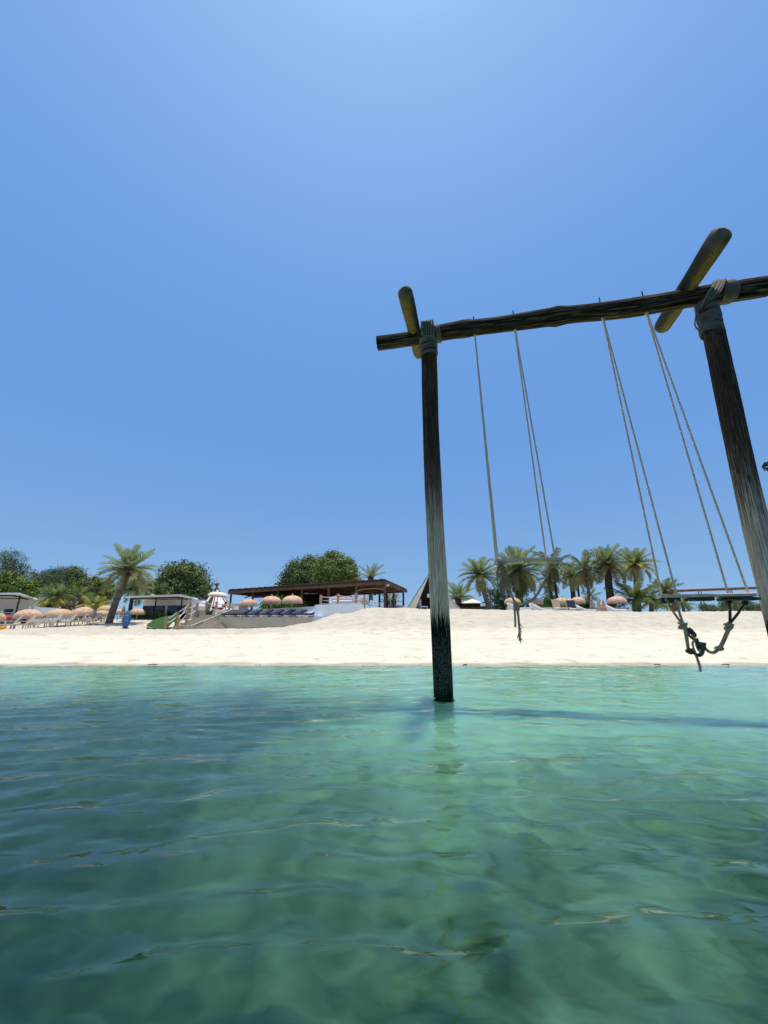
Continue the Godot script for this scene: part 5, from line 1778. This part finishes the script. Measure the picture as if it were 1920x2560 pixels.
	for i in 6:
		var at := at_y(at_px[i], 0.9, 24.2)
		var turn := -0.75
		if i == 0:
			navy.position = at
			navy.rotation.y = turn
			navy.scale = Vector3.ONE * 0.86
			navy.set_meta("label", names[0])
			navy.set_meta("group", g2)
		else:
			copy(navy, at, turn, names[i], g2).scale = Vector3.ONE * 0.86
	var last := copy(navy, at_y(762, 0.9, 24.1), -0.75, "navy lounger at the right end of the terrace under a light blue towel", g2)
	last.scale = Vector3.ONE * 0.86
	var tw := thing("towel", "light blue towel draped over the rightmost navy lounger back", "towel", last.position + Vector3(0, 0.0, 0), last.rotation.y)
	tw.scale = last.scale
	var tm := obj("towel_cloth", plank(Vector3(0, 0.096, -0.38), Vector3(0.70, 0.02, 0.66), 0.005, PI / 2, 0.004), M.lightblue, tw)
	tm.position = Vector3(0, 0.258, -0.31)
	tm.rotation.x = 0.42
	obj("towel_edge", plank(Vector3(0, 0.34, 0.0), Vector3(0.3, 0.02, 0.66), 0.005, PI / 2), M.lightblue, tw)
	# daybeds on the right
	M.padgrey = mat(lin(0.60, 0.60, 0.60), 0.9)
	M.paddark = mat(lin(0.10, 0.15, 0.17), 0.9)
	var db := make_daybed(M.padgrey)
	db.position = on_ground(1306, 31.0)
	db.rotation.y = 0.15
	db.set_meta("label", "white boat-shaped daybed behind the hanging end of the higher swing rope")
	db.set_meta("group", "white boat-shaped daybeds")
	copy(db, on_ground(1362, 31.0), 0.12, "white boat-shaped daybed left of the beige reclining chair", "white boat-shaped daybeds")
	var db2 := make_daybed(M.paddark)
	db2.position = on_ground(1466, 31.0)
	db2.rotation.y = 0.1
	db2.set_meta("label", "white boat-shaped daybed with dark pad right of the navy chair")
	db2.set_meta("group", "white boat-shaped daybeds")
	copy(db2, on_ground(1540, 30.2), 0.06, "white boat-shaped daybed with dark pad before the thickest palm trunk", "white boat-shaped daybeds")
	for q in [[1399.5, M.sling, "beige reclining chair facing the sea beside the folded tan parasol"], [1439, M.navy, "reclining chair with navy back facing the sea beside the dark daybed"]]:
		var o := thing("reclining_chair", q[2], "chair", on_ground(q[0], 29.3), 0.0, "reclining chairs facing the sea")
		for x in [-0.3, 0.3]:
			for z in [-0.4, 0.6]: obj("leg", box_at(Vector3(x, 0.14, z), Vector3(0.05, 0.28, 0.05)), M.whiteplastic, o)
			obj("side_rail", box_at(Vector3(x, 0.28, 0.1), Vector3(0.05, 0.05, 1.2)), M.whiteplastic, o)
		obj("seat_cushion", plank(Vector3(0, 0.35, 0.2), Vector3(1.0, 0.1, 0.56), 0.03, PI / 2), M.cream, o)
		var b := obj("backrest", plank(Vector3(0, 0.40, 0), Vector3(0.58, 0.72, 0.08), 0.03), q[1], o)
		b.position = Vector3(0, 0.28, -0.35)
		b.rotation.x = -0.3
	var tb := thing("side_table", "small white table under the closed tan parasol", "table", on_ground(1420, 29.8))
	obj("table_top", plank(Vector3(0, 0.42, 0), Vector3(0.5, 0.04, 0.4), 0.01), M.whiteplastic, tb)
	for x in [-0.2, 0.2]:
		for z in [-0.15, 0.15]: obj("leg", box_at(Vector3(x, 0.2, z), Vector3(0.04, 0.42, 0.04)), M.whiteplastic, tb)
	var tb2 := thing("side_table", "small white table behind the daybed near the higher swing", "table", on_ground(1277, 32.0))
	obj("table_top", plank(Vector3(0, 0.42, 0), Vector3(0.6, 0.04, 0.4), 0.01), M.whiteplastic, tb2)
	for x in [-0.25, 0.25]:
		for z in [-0.15, 0.15]: obj("leg", box_at(Vector3(x, 0.2, z), Vector3(0.04, 0.42, 0.04)), M.whiteplastic, tb2)
	# surfboard sign
	var sb := thing("surfboard_sign", "blue surfboard-shaped sign standing upright in the sand", "sign", on_ground(312.5, 23.6), 0.35)
	var stb := st_new()
	stb.set_smooth_group(-1)
	var m := 26
	var h := 1.02
	for i in m:
		for side in [-1.0, 1.0]:
			var q := []
			for k in [i, i + 1]:
				var t := float(k) / m
				var w := 0.215 * pow(sin(PI * (0.10 + 0.90 * t)), 0.62) if t < 1.0 else 0.0
				if t < 0.12: w = minf(w, 0.12 + 0.6 * t)
				q.append(Vector3(w, 0.03 + h * t, 0)); q.append(Vector3(0, 0.03 + h * t, 0.028 * side))
				q.append(Vector3(-w, 0.03 + h * t, 0))
			for k in 3:
				var t0 := Color(0.035, 0.125, 0.30).lerp(Color(0.06, 0.32, 0.36), smoothstep(0.55, 0.95, float(i) / m))
				stb.set_color(t0)
			quad_n(stb, q[0], q[3], q[4], q[1], Vector3(0, 0, side))
			quad_n(stb, q[1], q[4], q[5], q[2], Vector3(0, 0, side))
	obj("board", done(stb), vcol(0.4, Color.BLACK, 0.5), sb)
	obj("stand", box_at(Vector3(0, 0.02, 0), Vector3(0.36, 0.05, 0.3)), M.black, sb)
	obj("panel", box_at(Vector3(0, 0.73, 0.029), Vector3(0.13, 0.06, 0.008)), M.lightblue, sb)
	for i in 4: obj("lettering", box_at(Vector3(0, 0.60 - 0.075 * i, 0.030), Vector3(0.20 - 0.03 * (i % 2), 0.016, 0.006)), M.lightblue, sb)
	# odds and ends at the left
	var fl := thing("beach_float", "orange inflatable float lying at the left edge of the sand", "float", on_ground(4, 21.6))
	fl.scale = Vector3.ONE * 0.5
	obj("tube", ball(Vector3(0, 0.16, 0), Vector3(0.42, 0.18, 0.3), 0.15), M.orange, fl)
	obj("pillow", ball(Vector3(0.2, 0.3, -0.05), Vector3(0.2, 0.1, 0.2), 0.15), M.orange, fl)
	var ky := thing("kayak", "red kayak resting behind the leftmost parasol", "kayak", on_ground(32, 29.0) + Vector3(0, 0.35, 0), 0.1)
	obj("hull", ball(Vector3(0, 0.16, 0), Vector3(1.25, 0.17, 0.30), 0.0, 8, 16), M.red, ky)
	obj("cockpit", ball(Vector3(0.1, 0.29, 0), Vector3(0.4, 0.06, 0.18)), M.black, ky)
	for x in [-0.7, 0.7]: obj("trestle", box_at(Vector3(x, -0.17, 0), Vector3(0.08, 0.5, 0.5)), M.darkwood, ky)
	var bi := 0
	for q in [[3, 1527], [14, 1527]]:
		var p := on_ground(q[0], 31.0)
		var f := thing("dark_stool", ["dark bar stool furthest left before the white hut", "dark bar stool right of its twin before the white hut"][bi], "stool", p)
		obj("seat", tube([Vector3(0, 0.72, 0), Vector3(0, 0.80, 0)], 0.2, 10), M.black, f)
		for k in 4: obj("leg", tube([Vector3(0.2 * cos(k * PI / 2), -0.05, 0.2 * sin(k * PI / 2)), Vector3(0.1 * cos(k * PI / 2), 0.74, 0.1 * sin(k * PI / 2))], 0.025, 5), M.black, f)
		obj("backrest", box_at(Vector3(0, 1.0, -0.17), Vector3(0.36, 0.24, 0.04)), M.black, f)
		bi += 1
	# second swing frame on the bank at the right
	var sw := thing("distant_swing_set", "distant dark timber swing frame on the bank behind the lower swing seat", "swing set")
	var a := P(1668, 1478, 30.0)
	var b := P(1935, 1468, 28.5)
	obj("beam", tube(line(a, b, 8), 0.10, 10, true, 0.01), M.brownwood, sw)
	for p in [a.lerp(b, 0.04), a.lerp(b, 0.97)]: obj("post", tube([Vector3(p.x, 0.6, p.z), p + Vector3(0, 0.12, 0)], 0.12, 10, true, 0.01), M.brownwood, sw)
	for q in [[1747, 1767], [1754, 1775], [1826, 1841], [1831, 1846]]:
		var t: float = (q[0] - 1668.0) / 267.0
		var p0 := a.lerp(b, t)
		obj("rope", tube([p0, Vector3(p0.x + 0.05, 1.25, p0.z + 0.1)], 0.03, 6), M.rope_dark, sw)
	# driftwood bits on the flat sand
	var di := 0
	for q in [[1815, 1657, "right of the hanging rope end"], [1644, 1661, "left of the hanging rope end"], [383, 1650, "on the wet sand at the left"], [1163, 1646, "right of the near post"]]:
		var p := on_ground(q[0], 8.9)
		for k in 12:
			var dd := 7.9 + 0.4 * k
			var g := on_ground(q[0], dd)
			if g.y <= P(q[0], q[1], dd).y + 0.002:
				p = g
				break
		var dw := thing("driftwood", "dark scrap of driftwood " + q[2], "driftwood", p, 0.3 * di, "driftwood scraps on the sand")
		obj("stick", tube(curve([Vector3(-0.09, 0.005, 0), Vector3(-0.03, 0.015, 0.02), Vector3(0.07, 0.004, -0.01)], 3), 0.008, 6, true, 0.004), M.barkdark, dw)
		obj("twig", tube([Vector3(0.0, 0.012, 0.01), Vector3(0.03, 0.02, 0.04)], 0.004, 5), M.barkdark, dw)
		di += 1
